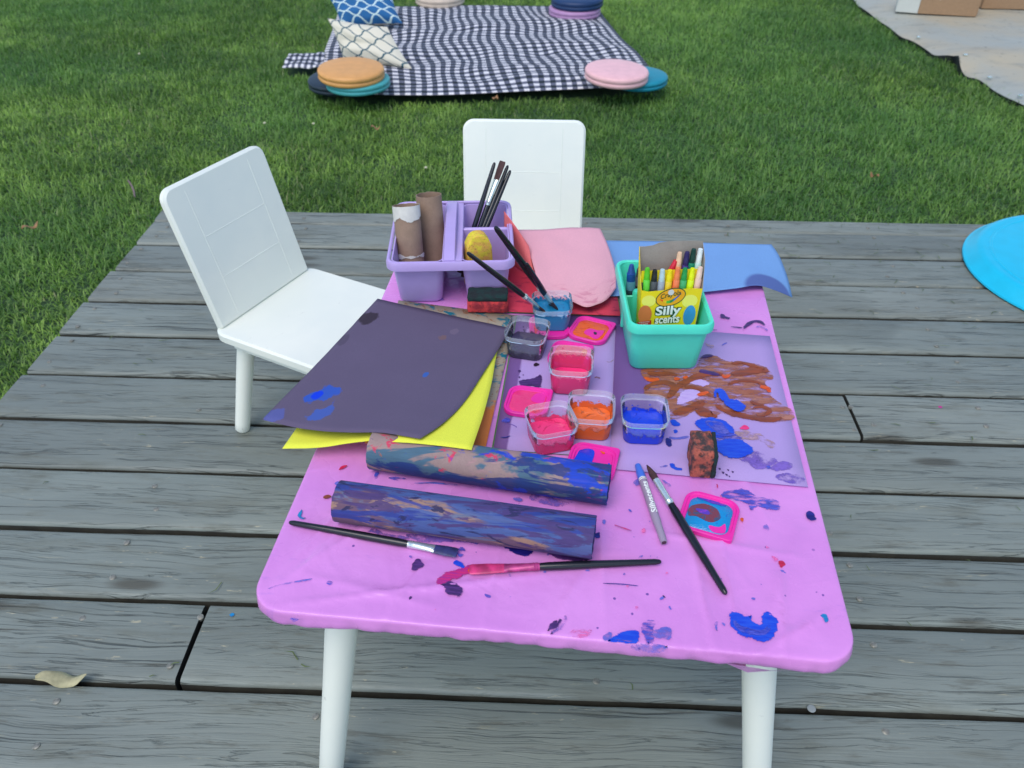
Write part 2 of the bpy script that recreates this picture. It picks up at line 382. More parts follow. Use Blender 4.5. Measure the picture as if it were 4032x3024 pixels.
tr_ = np.clip(np.random.beta(1.5, 1.9, n)*.9-.06+.5*(vnoise(X, Y, 14, 12)-.5)+(pat-.55)*1.3, 0, 1); dry = (np.random.rand(n) < .018+.05*(vnoise(X, Y, 2.1, 6) > .74)).astype(np.float32)*np.random.uniform(.4, 1, n)
tint[:, :, 0] = tr_[:, None]; tint[:, :, 1] = dry[:, None]; tint[:, :, 2] = np.clip(vnoise(X, Y, 1.7, 9)*1.6-.5, 0, 1)[:, None]
ca = me.color_attributes.new('tint', 'FLOAT_COLOR', 'POINT'); ca.data.foreach_set('color', tint.ravel())
me.materials.append(m_grass)
grass = bpy.data.objects.new('grass', me); col.objects.link(grass); tag(grass, 'short mown green grass of the lawn behind the deck', 'grass', kind='stuff')


# ================================================================== FURNITURE
def T(u, v, z): return Vector((.010+u*.998+v*.064, .476-u*.064+v*.998, z))
TZ = .42                                   # top of the cloth
m_white, nt, b = new('white_painted_wood'); co = coords(nt)
wb = mixc(nt, sm(nt, noi(nt, co, 5, 4), .3, .7), K(222, 238, 249), K(231, 245, 254))
sc_ = mth(nt, 'MULTIPLY', sm(nt, noi(nt, coords(nt, 'Object', (30, 70, 40), (.3, .5, .7)), 1., 5, .7), .64, .74), sm(nt, noi(nt, co, 9, 3), .5, .62))
wb = mixc(nt, mth(nt, 'MULTIPLY', sc_, .35), wb, K(150, 150, 158)); lnk(nt, wb, b.inputs['Base Color'])
lnk(nt, mth(nt, 'ADD', .32, mth(nt, 'MULTIPLY', noi(nt, co, 25, 3), .2)), b.inputs['Roughness']); lnk(nt, bump(nt, noi(nt, co, 40, 3), .06, .001), b.inputs['Normal'])
TR = -.064
m_cloth, nt, b = new('orchid_plastic_cloth')
co = coords(nt)
base = mixc(nt, sm(nt, noi(nt, co, 7, 4), .3, .7), K(206, 138, 234), K(217, 150, 244))
sm1 = mth(nt, 'MULTIPLY', sm(nt, noi(nt, coords(nt, 'Object', (14, 40, 1), (0, 0, .4)), 1., 6, .7), .60, .72), sm(nt, noi(nt, co, 5, 2), .45, .7))
base = mixc(nt, mth(nt, 'MULTIPLY', sm1, .5), base, K(136, 108, 222))
v1 = nd(nt, 'ShaderNodeTexVoronoi', {'Vector': co, 'Scale': 62.})
dots = mth(nt, 'MULTIPLY', mth(nt, 'SUBTRACT', 1., sm(nt, mth(nt, 'ADD', v1.outputs['Distance'], mth(nt, 'MULTIPLY', noi(nt, co, 160, 2), .2)), .17, .21)), sm(nt, noi(nt, co, 11, 3), .56, .62))
base = mixc(nt, mth(nt, 'MULTIPLY', dots, .8), base, C(70, 50, 150))
lnk(nt, base, b.inputs['Base Color'])
lnk(nt, mth(nt, 'ADD', .17, mth(nt, 'MULTIPLY', noi(nt, co, 20, 3), .2)), b.inputs['Roughness'])
hn = mth(nt, 'ADD', noi(nt, coords(nt, 'Object', (9, 3.4, 1), (0, 0, .5)), 1., 3, .5, .6), mth(nt, 'MULTIPLY', noi(nt, co, 45, 3), .12))
fold = mth(nt, 'ABSOLUTE', mth(nt, 'SUBTRACT', noi(nt, coords(nt, 'Object', (5, 7, 1), (0, 0, -.5)), 1., 3, .5, .8), .5))
hn = mth(nt, 'ADD', hn, mth(nt, 'MULTIPLY', mth(nt, 'SUBTRACT', 1., sm(nt, fold, .0, .05)), .045))
lnk(nt, bump(nt, hn, .5, .014), b.inputs['Normal'])

tab = root('play_table', T(0, .395, 0), TR, "low white children's table under the orchid plastic cloth", 'table')
V, Fc = loft([lz(rr(.572, .772, .034), .3975), lz(rr(.586, .782, .036), .400), lz(rr(.586, .782, .036), .4145), lz(rr(.58, .776, .034), .4175)])
mk('tabletop', V, Fc, m_white, tab)
V, Fc = loft([lz(rr(.42, .60, .02), .36), lz(rr(.42, .60, .02), .398), lz(rr(.39, .57, .015), .398), lz(rr(.39, .57, .015), .36)], wrap=True)
mk('apron', V, Fc, m_white, tab)
for sx in (-1, 1):
    for sy in (-1, 1):
        a, c = Vector((sx*.222, sy*.32, .398)), Vector((sx*.281, sy*.375, 0))
        pts = [a.lerp(c, t) for t in (0, .25, .5, .75, .985, 1)]
        V, Fc = sweep(pts, [.0195, .0188, .0175, .0165, .0152, .013], 24); mk('leg', V, Fc, m_white, tab)

# --- cloth
CR = [((-.285, .03), (-.17, .33), .0010, .0035), ((-.28, .005), (.0, .075), .0010, .0035), ((.165, .0), (.15, .14), .0011, .0035), ((.19, .30), (.16, .42), .0008, .004), ((.23, .0), (.24, .10), .0012, .004), ((.205, .0), (.285, .06), .0012, .004), ((.0, .002), (.04, .09), .0009, .0035), ((-.16, .002), (-.13, .08), .0009, .0035), ((.19, .005), (.175, .30), .0011, .004), ((.10, .145), (.27, .125), .0009, .004), ((-.29, .02), (-.12, .22), .0011, .006), ((-.27, .01), (-.20, .22), .0009, .006),
      ((.21, .02), (.275, .17), .001, .006), ((-.06, .0), (-.055, .12), .0007, .004), ((.06, .0), (.05, .2), .0007, .005), ((-.29, .12), (.02, .10), .0006, .005), ((-.1, .02), (-.27, .05), .0007, .005), ((.24, .17), (.2, .3), .0008, .006)]
def crease(u, v):
    h = 0
    for (a, c, A, w) in CR:
        ex, ey = c[0]-a[0], c[1]-a[1]; L2 = ex*ex+ey*ey
        t = max(0, min(1, ((u-a[0])*ex+(v-a[1])*ey)/L2)); d = math.hypot(u-a[0]-t*ex, v-a[1]-t*ey)
        h += 3.2*A*math.exp(-((d/w)**2+.02)**.55*1.1)*math.sin(math.pi*min(1, max(.0, t)))**.5
    return h
loops = []
N4 = 22
def crr(w, d, r, n=N4, m=170):
    """rounded rectangle with many points along the straights"""
    P = []
    segs = [((1, 1)), ((-1, 1)), ((-1, -1)), ((1, -1))]
    r = max(r, .002); corner = []
    for k, (sx, sy) in enumerate(segs):
        corner.append([(sx*(w/2-r)+r*math.cos((k+i/10)*math.pi/2), sy*(d/2-r)+r*math.sin((k+i/10)*math.pi/2)) for i in range(11)])
    for k in range(4):
        P += corner[k]; a, c = corner[k][-1], corner[(k+1) % 4][0]
        P += [(a[0]+(c[0]-a[0])*i/m, a[1]+(c[1]-a[1])*i/m) for i in range(1, m)]
    return P
wt, dt = .602, .796
ins = [.285-.0035*i for i in range(78)]+[.011, .0075, .005, .003, .0015, .0006]
for t in ins:
    L = []
    for x, y in crr(wt-2*t, dt-2*t, .036-t):
        edge = max(0, 1-t/.004)
        L.append((x, y, TZ+crease(x, y+dt/2)-.0012*edge*edge))
    loops.append(L)
for i, (o_, z) in enumerate(((.0004, -.0026), (.0006, -.006), (.0012, -.010), (.0010, -.014), (.0006, -.0175), (-.001, -.0205), (-.012, -.0235), (-.032, -.0255))):
    L = []
    for j, (x, y) in enumerate(crr(wt+2*o_, dt+2*o_, .036+o_)):
        q = math.atan2(y, x); wv = abs(noise.noise((x*30, y*30, z*30)))*.0032+noise.noise((x*85, y*85, z*70))*.0012
        k = min(1, i/3); nx, ny = x/(wt/2), y/(dt/2); s = math.hypot(nx, ny)
        dz = (noise.noise((x*11, y*11, 7.7))*.0045+noise.noise((x*29, y*29, 3.7))*.0008)*(k if i < 6 else 1)
        L.append((x+wv*k*(1 if abs(nx) > .9 else 0)*math.copysign(1, x), y+wv*k*(1 if abs(ny) > .9 else 0)*math.copysign(1, y), TZ+z+dz*.8))
    loops.append(L)
V, Fc = loft(loops, True, False)
cloth = mk('tablecloth', V, Fc, m_cloth, None, True, 70); cloth.location = T(0, .395, 0); cloth.rotation_euler = (0, 0, TR)
tag(cloth, 'orchid pink plastic cloth wrapped over the low table, spattered with paint', 'tablecloth')
CM = Matrix.Translation(cloth.location) @ Matrix.Rotation(TR, 4, 'Z'); CI = CM.inverted()
# loose fold hanging at the near right corner
q = [T(.178, .0, .398), T(.222, -.003, .397), T(.245, -.001, .397), T(.222, .001, .390), T(.203, .003, .381), T(.2, .014, .388)]
mk('corner_fold', [CI @ p for p in q], [(0, 1, 4), (1, 2, 3), (1, 3, 4), (0, 4, 5)], m_cloth, cloth)

def chair(loc, rz, label):
    r = root('toy_chair', loc, rz, label, 'chair', "white children's chairs at the table")
    # local: seat faces +Y, back at -Y ; seat top at .25
    V, Fc = loft([lz(rr(.268, .272, .03), .229), lz(rr(.276, .28, .034), .233), lz(rr(.276, .28, .034), .246), lz(rr(.268, .272, .03), .25)])
    s = mk('seat', V, Fc, m_white, r)
    V, Fc = loft([lz(rr(.232, .236, .02), .205), lz(rr(.238, .242, .022), .208), lz(rr(.238, .242, .022), .2292)], True, True); mk('seat_rail', V, Fc, m_white, s)
    # back slab, local x / h, thickness along y, then tilted
    th = .0165; ti = math.radians(14); y0 = -.118
    def bk(x, h, t): return (x, y0-h*math.sin(ti)+t*math.cos(ti), .2503+h*math.cos(ti)+t*math.sin(ti))
    P = rr(.25, .268, (.022, .022, .004, .004), 6, 0, .134)
    P2 = rr(.242, .260, (.019, .019, .002, .002), 6, 0, .134)
    V, Fc = loft([[bk(x, h, -th) for x, h in P2], [bk(x, h, -th+.004) for x, h in P], [bk(x, h, -.004) for x, h in P], [bk(x, h, 0) for x, h in P2]])
    bo = mk('backrest', V, Fc, m_white, r)
    # raised fillets that frame the recessed panels
    def rib(x0, h0, x1, h1, w=.0014, d=.0006):
        a = [(x0, h0), (x1, h1)]; L = math.hypot(x1-x0, h1-h0); nx, ny = -(h1-h0)/L*w, (x1-x0)/L*w
        V = [bk(a[0][0]+nx, a[0][1]+ny, -.0006), bk(a[0][0]-nx, a[0][1]-ny, -.0006), bk(a[1][0]-nx, a[1][1]-ny, -.0006), bk(a[1][0]+nx, a[1][1]+ny, -.0006),
             bk(a[0][0], a[0][1], d), bk(a[1][0], a[1][1], d)]
        return V, [(0, 1, 4), (2, 3, 5), (1, 2, 5, 4), (3, 0, 4, 5)]
    for a in ((-.078, .012, -.078, .252), (.078, .012, .078, .252), (-.077, .085, .077, .085), (-.077, .165, .077, .165)):
        V, Fc = rib(*a); mk('panel_moulding', V, Fc, m_white, bo, False)
    for sx in (-1, 1):
        for sy in (-1, 1):
            a, c = Vector((sx*.098, sy*.098, .2055)), Vector((sx*.128, sy*.135, 0))
            V, Fc = sweep([a.lerp(c, t) for t in (0, .3, .6, .9, .985, 1)], [.0165, .0162, .0155, .0148, .0145, .012], 20); mk('leg', V, Fc, m_white, r)
    return r
ca_ = math.atan2(-.434, .901)-math.pi/2
chair((-.538+.118*.901, 1.339-.118*.434, 0), ca_, "white children's chair pulled out at the left side of the table")
chair((-.045, 1.435, 0), math.pi+.0, "white children's chair at the far end of the table, seen over the caddy")

# ================================================================== PAINT AND PAPER
def paper_mat(name, c, var=.06, extra=None):
    m, nt, b = new(name); co = coords(nt)
    fib = noi(nt, co, 900, 2, .7); cl = sm(nt, noi(nt, co, 14, 4), .3, .7)
    base = mixc(nt, cl, dark(c, 1-var), dark(c, 1+var)); base = mixc(nt, sm(nt, fib, .35, .7), dark(c, .88), base)
    if extra: base = extra(nt, base)
    lnk(nt, base, b.inputs['Base Color']); b.inputs['Roughness'].default_value = .85; b.inputs['Specular IOR Level'].default_value = .2
    lnk(nt, bump(nt, fib, .25, .0003), b.inputs['Normal']); return m
def paint(name, c, c2=None, rough=.32, thin=0., rot=0., sc=(60, 400, 1)):
    """dried poster paint; thin > 0 lets the ground show through in brush streaks"""
    m, nt, b = new(name)
    co = coords(nt, 'Object', sc, (0, 0, rot)); st = noi(nt, co, 1., 4, .6, .5); c2 = c2 or dark(c, .65)
    lnk(nt, mixc(nt, sm(nt, st, .35, .7), c, c2), b.inputs['Base Color']); b.inputs['Roughness'].default_value = rough
    lnk(nt, bump(nt, st, .4, .0008), b.inputs['Normal'])
    rim_a = nd(nt, 'ShaderNodeAttribute', attribute_name='rim').outputs['Fac']
    nz_ = noi(nt, coords(nt, 'Object', (220, 420, 1), (0, 0, rot)), 1., 4, .65)
    ra = sm(nt, mth(nt, 'ADD', rim_a, mth(nt, 'MULTIPLY', mth(nt, 'SUBTRACT', nz_, .5), 1.5)), .42, .62); ra = mth(nt, 'MULTIPLY', ra, mth(nt, 'GREATER_THAN', rim_a, .003))
    if not thin:
        tp = nd(nt, 'ShaderNodeBsdfTransparent'); mx = nd(nt, 'ShaderNodeMixShader', {0: ra, 1: b.outputs[0], 2: tp.outputs[0]}); lnk(nt, mx.outputs[0], nt.nodes['Material Output'].inputs[0])
    if thin:
        tp = nd(nt, 'ShaderNodeBsdfTransparent'); n2 = noi(nt, coords(nt, 'Object', (sc[0]*1.3, sc[1]*.8, 1), (0, 0, rot)), 1., 5, .7)
        f = mth(nt, 'MAXIMUM', sm(nt, n2, thin-.12, thin+.12), ra)
        mx = nd(nt, 'ShaderNodeMixShader', {0: f, 1: b.outputs[0], 2: tp.outputs[0]}); lnk(nt, mx.outputs[0], nt.nodes['Material Output'].inputs[0])
    return m
PM = {'blue': paint('blue_paint', C(22, 62, 214), C(36, 84, 226)), 'navy': paint('navy_paint', C(26, 22, 110), C(40, 40, 150)),
      'dryblue': paint('dry_blue_paint', C(64, 66, 190), C(80, 90, 214), .5, .52, .4, (40, 260, 1)), 'wash': paint('blue_wash', C(90, 96, 205), C(110, 105, 215), .6, .55, .3, (30, 60, 1)),
      'lilacwash': paint('violet_wash', C(110, 84, 190), C(130, 100, 205), .6, .50, .3, (30, 50, 1)),
      'plum': paint('plum_paint', C(56, 30, 92), C(88, 50, 130)), 'magenta': paint('magenta_paint', C(200, 40, 120), C(150, 40, 150)),
      'red': paint('red_paint', C(205, 36, 90), C(170, 24, 60)), 'pink': paint('hot_pink_paint', C(250, 60, 140), C(225, 40, 110)),
      'pinkwash': paint('pink_wash', C(235, 100, 180), C(240, 120, 190), .5, .5), 'cyan': paint('cyan_paint', C(20, 140, 205), C(30, 110, 190)),
      'orange': paint('orange_paint', C(222, 92, 24), C(190, 66, 24)), 'brown': paint('brown_paint', K(150, 74, 38), K(118, 62, 50), .35, .64, .2, (30, 160, 1)),
      'brownwash': paint('brown_wash', K(150, 88, 66), K(172, 120, 112), .5, .53, .4, (20, 120, 1)), 'beige': paint('beige_paint', C(186, 150, 176), C(150, 120, 120), .6, .5, .4, (40, 120, 1)),
      'black': paint('black_paint', C(40, 28, 44), C(60, 40, 60)), 'lilac': paint('lilac_paper_gap', C(192, 168, 236), C(180, 150, 228), .8)}
from mathutils.geometry import tessellate_polygon
LAY = [0]
def blob(f, pts, z, mname, parent, name='paint_smear', jit=.0006, n=None, th=.00035):
    LAY[0] = (LAY[0]+1) % 29; z = z+LAY[0]*.000021
    W_ = [onz(f(x, y), z) for x, y in pts]; n = n or max(24, len(pts)*6)
    S = smooth_line(W_, n, True); c = sum(S, Vector())/n
    pl = Vector(parent.location); rz = parent.rotation_euler.z; R = Matrix.Rotation(-rz, 3, 'Z')
    top = []; 
    for p in S:
        d = (p-c); k = 1+noise.noise(p*170)*jit/max(.002, d.length)*3
        q = c+d*k; top.append(R @ (Vector((q.x, q.y, z+th))-pl))
    cl = sum(top, Vector())/n; big = max((p-cl).length for p in top); gr_ = min(.0045, big*.3)
    outer = []
    for p in range(n):
        t_ = (top[(p+1) % n]-top[p-1]); nv = Vector((t_.y, -t_.x, 0)).normalized(); outer.append((top[p], nv))
    area = sum(top[i].x*top[(i+1) % n].y-top[(i+1) % n].x*top[i].y for i in range(n)); sg = 1 if area > 0 else -1
    rimv = [p+nv*(sg*gr_*.45)-Vector((0, 0, th*.6)) for p, nv in outer]; inn = [p-nv*(sg*gr_*.55) for p, nv in outer]
    tri = tessellate_polygon([inn]); V = inn+rimv; Fc = []
    for t in tri:
        a, b_, c_ = inn[t[0]], inn[t[1]], inn[t[2]]
        Fc.append(t if (b_-a).cross(c_-a).z > 0 else (t[0], t[2], t[1]))
    for i in range(n):
        j = (i+1) % n; Fc.append((n+i, n+j, j, i) if area > 0 else (i, j, n+j, n+i))
    o = mk(name, V, Fc, PM[mname], parent, True, 60)
    o.data.attributes.new('rim', 'FLOAT', 'POINT').data.foreach_set('value', [.004]*n+[1.]*n); return o
def stroke(f, pts, w, z, mname, parent, name='brush_stroke', th=.0005):
    """a ribbon of paint of half width w metres"""
    LAY[0] = (LAY[0]+1) % 29; z = z+LAY[0]*.000021
    S = smooth_line([onz(f(x, y), z) for x, y in pts], len(pts)*8); n = len(S)
    pl = Vector(parent.location); R = Matrix.Rotation(-parent.rotation_euler.z, 3, 'Z'); V = []
    for i, p in enumerate(S):
        d = (S[min(i+1, n-1)]-S[max(i-1, 0)]).normalized(); s = Vector((-d.y, d.x, 0))
        k = w*(math.sin(math.pi*(.06+.88*i/(n-1)))**.5)*(1+.5*noise.noise(p*90))
        for q, zz in ((-1, 0), (-.6, th), (.6, th), (1, 0)): V.append(R @ (p+s*(k*q)+Vector((0, 0, zz))-pl))
    Fc = [(i*4+a, i*4+a+1, i*4+a+5, i*4+a+4) for i in range(n-1) for a in range(3)]
    Fc = [tuple(reversed(q)) for q in Fc]
    o = mk(name, V, Fc, PM[mname], parent, True, 60)
    o.data.attributes.new('rim', 'FLOAT', 'POINT').data.foreach_set('value', [(1. if c_ in (0, 3) else max(.004, 1-5*min(i_, n-1-i_)/n)) for i_ in range(n) for c_ in range(4)]); return o
ZC = TZ+.0016
B = blob
B(RC, [(1385, 965), (1378, 1010), (1392, 1050), (1430, 1095), (1500, 1125), (1595, 1148), (1640, 1130), (1670, 1090), (1680, 1045), (1662, 1000), (1625, 965), (1592, 970), (1575, 1000), (1580, 1040), (1545, 1038), (1515, 1015), (1510, 985), (1470, 985), (1430, 968)], ZC, 'blue', cloth)
stroke(RC, [(1395, 1000), (1440, 1060), (1530, 1090), (1600, 1085), (1640, 1030)], .004, ZC+.0003, 'dryblue', cloth)
B(RC, [(625, 1143), (665, 1108), (720, 1080), (790, 1078), (815, 1100), (800, 1150), (760, 1165), (690, 1150)], ZC, 'blue', cloth)
B(RC, [(830, 1060), (845, 1030), (890, 1015), (915, 1035), (900, 1085), (910, 1140), (870, 1165), (850, 1120)], ZC, 'dryblue', cloth)
B(RC, [(905, 1080), (1000, 1052), (1015, 1100), (1005, 1130), (940, 1130), (900, 1110)], ZC, 'wash', cloth)
B(RC, [(760, 1175), (860, 1165), (990, 1180), (930, 1215), (820, 1212)], ZC-.0004, 'wash', cloth)
B(RC, [(590, 1110), (640, 1090), (650, 1120), (600, 1140)], ZC, 'wash', cloth)
B(RC, [(1330, 225), (1400, 205), (1480, 200), (1550, 245), (1670, 270), (1685, 325), (1620, 325), (1560, 310), (1510, 330), (1490, 290), (1420, 265), (1350, 250)], ZC, 'dryblue', cloth)
B(RC, [(243, 1080), (270, 1040), (300, 1015), (312, 1030), (330, 1008), (312, 1050), (262, 1080)], ZC+.0002, 'plum', cloth)
B(RC, [(262, 1098), (310, 1050), (362, 985), (352, 1040), (300, 1088)], ZC, 'lilacwash', cloth)
B(RC, [(1853, 350), (1870, 337), (1895, 350), (1918, 390), (1890, 398), (1865, 385)], ZC, 'navy', cloth, n=30)
B(RC, [(1940, 985), (1965, 978), (1985, 990), (1995, 1020), (1975, 1026), (1960, 1005)], ZC, 'cyan', cloth)
B(RC, [(1683, 650), (1708, 648), (1722, 668), (1705, 688), (1690, 672)], ZC, 'red', cloth)
B(RC, [(1600, 550), (1625, 560), (1610, 568)], ZC, 'pinkwash', cloth); B(RC, [(1640, 615), (1675, 632), (1660, 640)], ZC, 'pinkwash', cloth)
B(RC, [(1690, 700), (1740, 705), (1720, 728)], ZC, 'wash', cloth); B(RC, [(375, 1100), (440, 1070), (520, 1075), (500, 1110), (420, 1120)], ZC-.0004, 'pinkwash', cloth)
B(RC, [(1590, 425), (1612, 420), (1622, 450), (1600, 448)], ZC, 'wash', cloth); B(RC, [(1280, 1040), (1305, 1025), (1300, 1085)], ZC, 'wash', cloth)
B(RC, [(960, 140), (1000, 160), (1012, 182), (985, 178)], ZC, 'wash', cloth); B(RC, [(785, 150), (810, 135), (820, 165), (795, 180)], ZC, 'wash', cloth)
B(RC, [(1445, 385), (1465, 378), (1460, 402)], ZC, 'orange', cloth); B(RC, [(835, 450), (850, 442), (858, 462), (840, 468)], ZC, 'pinkwash', cloth)
stroke(RC, [(1300, 165), (1305, 195)], .0008, ZC, 'red', cloth)
stroke(RC, [(655, 420), (700, 435), (780, 462)], .0012, ZC, 'magenta', cloth); stroke(RC, [(585, 400), (610, 405)], .004, ZC, 'wash', cloth)
stroke(RC, [(560, 785), (700, 790), (840, 805)], .0006, ZC, 'navy', cloth)
B(RB, [(912, 800), (925, 760), (955, 739), (985, 765), (975, 785), (940, 805)], ZC, 'plum', cloth)
B(RB, [(1160, 757), (1190, 748), (1222, 772), (1230, 800), (1190, 785)], ZC, 'blue', cloth)
B(RB, [(1262, 770), (1180, 800), (1120, 815), (1085, 835), (1060, 865), (1068, 892), (1110, 880), (1150, 862), (1190, 845), (1235, 828), (1270, 815)], ZC, 'magenta', cloth)
B(RB, [(1085, 890), (1105, 905), (1115, 930), (1150, 948), (1190, 952), (1212, 930), (1195, 898), (1165, 880), (1130, 872)], ZC+.0003, 'plum', cloth)
B(RB, [(1240, 800), (1275, 790), (1300, 812), (1260, 822)], ZC+.0006, 'orange', cloth)
B(RB, [(1440, 655), (1520, 640), (1620, 672), (1610, 705), (1560, 722), (1490, 695)], ZC, 'navy', cloth)  # stain under the lower tube, with the tube's shadow put into its colour
B(RB, [(1700, 700), (1780, 690), (1880, 722), (1960, 735), (1900, 752), (1790, 745)], ZC, 'plum', cloth)
B(RB, [(540, 530), (620, 520), (760, 590), (900, 610), (860, 640), (700, 590)], ZC, 'lilacwash', cloth); B(RB, [(880, 600), (1020, 590), (1200, 620), (1300, 650), (1150, 640), (980, 640)], ZC, 'lilacwash', cloth)
B(RB, [(1185, 680), (1215, 670), (1225, 700), (1200, 730), (1185, 712)], ZC, 'dryblue', cloth)
B(RB, [(495, 218), (520, 195), (538, 198), (515, 218)], ZC, 'red', cloth); B(RB, [(403, 380), (430, 370), (448, 378), (420, 388)], ZC, 'brown', cloth)
B(RB, [(470, 300), (490, 290), (512, 295), (490, 312)], ZC, 'wash', cloth); B(RB, [(255, 495), (265, 470), (280, 455), (275, 490), (300, 500), (280, 508)], ZC, 'cyan', cloth)
B(RB, [(700, 245), (712, 225), (725, 240), (715, 270), (702, 268)], ZC, 'dryblue', cloth); B(RB, [(780, 268), (830, 262), (880, 272), (830, 282)], ZC, 'dryblue', cloth)
B(RB, [(425, 875), (438, 865), (452, 878), (438, 888)], ZC, 'dryblue', cloth); B(RB, [(208, 1090), (230, 1083), (262, 1090), (230, 1102)], ZC-.001, 'dryblue', cloth)
stroke(RB, [(62, 920), (150, 890), (250, 870), (360, 852)], .0012, ZC, 'wash', cloth); B(RB, [(1340, 940), (1372, 950), (1368, 964), (1345, 956)], ZC, 'dryblue', cloth)
B(RB, [(1505, 385), (1545, 380), (1560, 400), (1520, 400)], ZC, 'wash', cloth); B(RB, [(1980, 590), (2010, 585), (2008, 612), (1980, 610)], ZC, 'navy', cloth)
stroke(RB, [(920, 300), (1050, 298), (1220, 315)], .0016, ZC, 'wash', cloth); B(RB, [(1640, 360), (1760, 390), (1830, 420), (1740, 430), (1600, 390)], ZC-.0004, 'lilacwash', cloth)
B(R4, [(1290, 860), (1325, 858), (1345, 875), (1390, 890), (1370, 898), (1310, 885)], ZC, 'plum', cloth)
stroke(R4, [(1480, 1000), (1530, 950), (1590, 918), (1650, 925), (1700, 970)], .0035, ZC, 'plum', cloth); stroke(R4, [(1375, 965), (1440, 970), (1500, 975)], .0014, ZC, 'plum', cloth)
stroke(R4, [(1190, 990), (1275, 995)], .001, ZC, 'plum', cloth); stroke(R4, [(1600, 975), (1640, 960), (1690, 985), (1715, 1010)], .0025, ZC, 'lilacwash', cloth)
for (x, y, mm) in ((640, 1148, 'lilacwash'), (1630, 1205, 'plum')): B(R3, [(x-140, y+40), (x-60, y+30), (x-20, y+55), (x-90, y+62)], ZC, mm, cloth)
random.seed(3)
for i in range(62):
    u, v = random.uniform(-.27, .28), random.uniform(.012, .36); 
    if random.random() < .4: u = random.gauss(.06, .09); v = random.gauss(.09, .05)
    if not (-.285 < u < .285 and .01 < v < .37): continue
    P = T(u, v, 0); s = random.uniform(.0004, .0017); k = random.randint(5, 7); a0 = random.random()*6; st_ = random.uniform(1, 2.6)
    pts = []
    for i_ in range(k):
        a = a0+i_*2*math.pi/k; r_ = s*random.uniform(.6, 1.2); dx_, dy_ = math.cos(a)*r_*st_, math.sin(a)*r_
        pts.append((P.x+dx_*math.cos(a0)-dy_*math.sin(a0), P.y+dx_*math.sin(a0)+dy_*math.cos(a0)))
    W_ = [Vector((x, y, ZC)) for x, y in pts]; S = smooth_line(W_, 16, True)
    V = [CI @ (p+Vector((0, 0, .0003))) for p in S]
    ar = sum(V[j].x*V[(j+1) % 16].y-V[(j+1) % 16].x*V[j].y for j in range(16))
    mk('paint_spot', V, [tuple(range(16)) if ar > 0 else tuple(range(15, -1, -1))], PM[random.choice(['wash', 'wash', 'dryblue', 'wash', 'plum', 'lilacwash', 'pinkwash', 'lilacwash', 'lilacwash'])], cloth, False)

# --- papers lying flat
def faded(x0, x1, y0, y1, c, wob=.02, soft=.03):
    """a patch that was covered and kept its deep colour (u/v box)"""
    def ex(nt, base):
        uv = nd(nt, 'ShaderNodeSeparateXYZ', {0: coords(nt, 'UV')}); n_ = mth(nt, 'MULTIPLY', mth(nt, 'SUBTRACT', noi(nt, coords(nt, 'UV'), 26, 4), .5), wob*4)
        u = mth(nt, 'ADD', uv.outputs[0], n_); v = mth(nt, 'ADD', uv.outputs[1], n_); f = 1.
        for s_, lo, hi in ((u, x0, x1), (v, y0, y1)):
            f = mth(nt, 'MULTIPLY', f, mth(nt, 'MULTIPLY', sm(nt, s_, lo-soft, lo+soft), mth(nt, 'SUBTRACT', 1., sm(nt, s_, hi-soft, hi+soft))))
        return mixc(nt, mth(nt, 'MULTIPLY', f, .92), base, c)
    return ex
def two(e1, e2): return lambda nt, b_: e2(nt, e1(nt, b_))
LIL = K(176, 157, 236); DPU = K(106, 78, 152)
m_lil1 = paper_mat('lilac_paper_left', LIL, .05, two(faded(-.5, .115, -.5, 1.5, DPU, .006, .012), faded(-.5, 1.5, .88, 1.5, DPU, .006, .012)))
m_lil2 = paper_mat('lilac_paper_right', LIL, .05, faded(-.5, .26, .30, 1.5, DPU, .035, .07))
def flat(name, f, nl, nr, fl, fr, z, m, label, **k):
    a, b_, c, d = (onz(f(*q), z) for q in (nl, nr, fl, fr))
    return sheet(name, [a, b_], [c, d], [a, c], [b_, d], m, label, 'paper', nu=10, nv=10, **k)
m_green = paper_mat('green_paper', C(90, 140, 90))
flat('craft_paper', RK, (78, 1262), (1080, 1330), (292, 90), (1170, 110), TZ+.0016, m_green, 'green paper showing only as a thin edge under the left lilac sheet')
lil1 = flat('craft_paper', RK, (92, 1258), (1130, 1330), (302, 92), (1200, 95), TZ+.0022, m_lil1, 'lilac paper with dark violet left band, under the paint pots')
lil2 = flat('craft_paper', RD, (103, 967), (1624, 1107), (145, -140), (1330, -52), TZ+.0029, m_lil2, 'lilac paper with brown and blue painting at the right edge of the table')
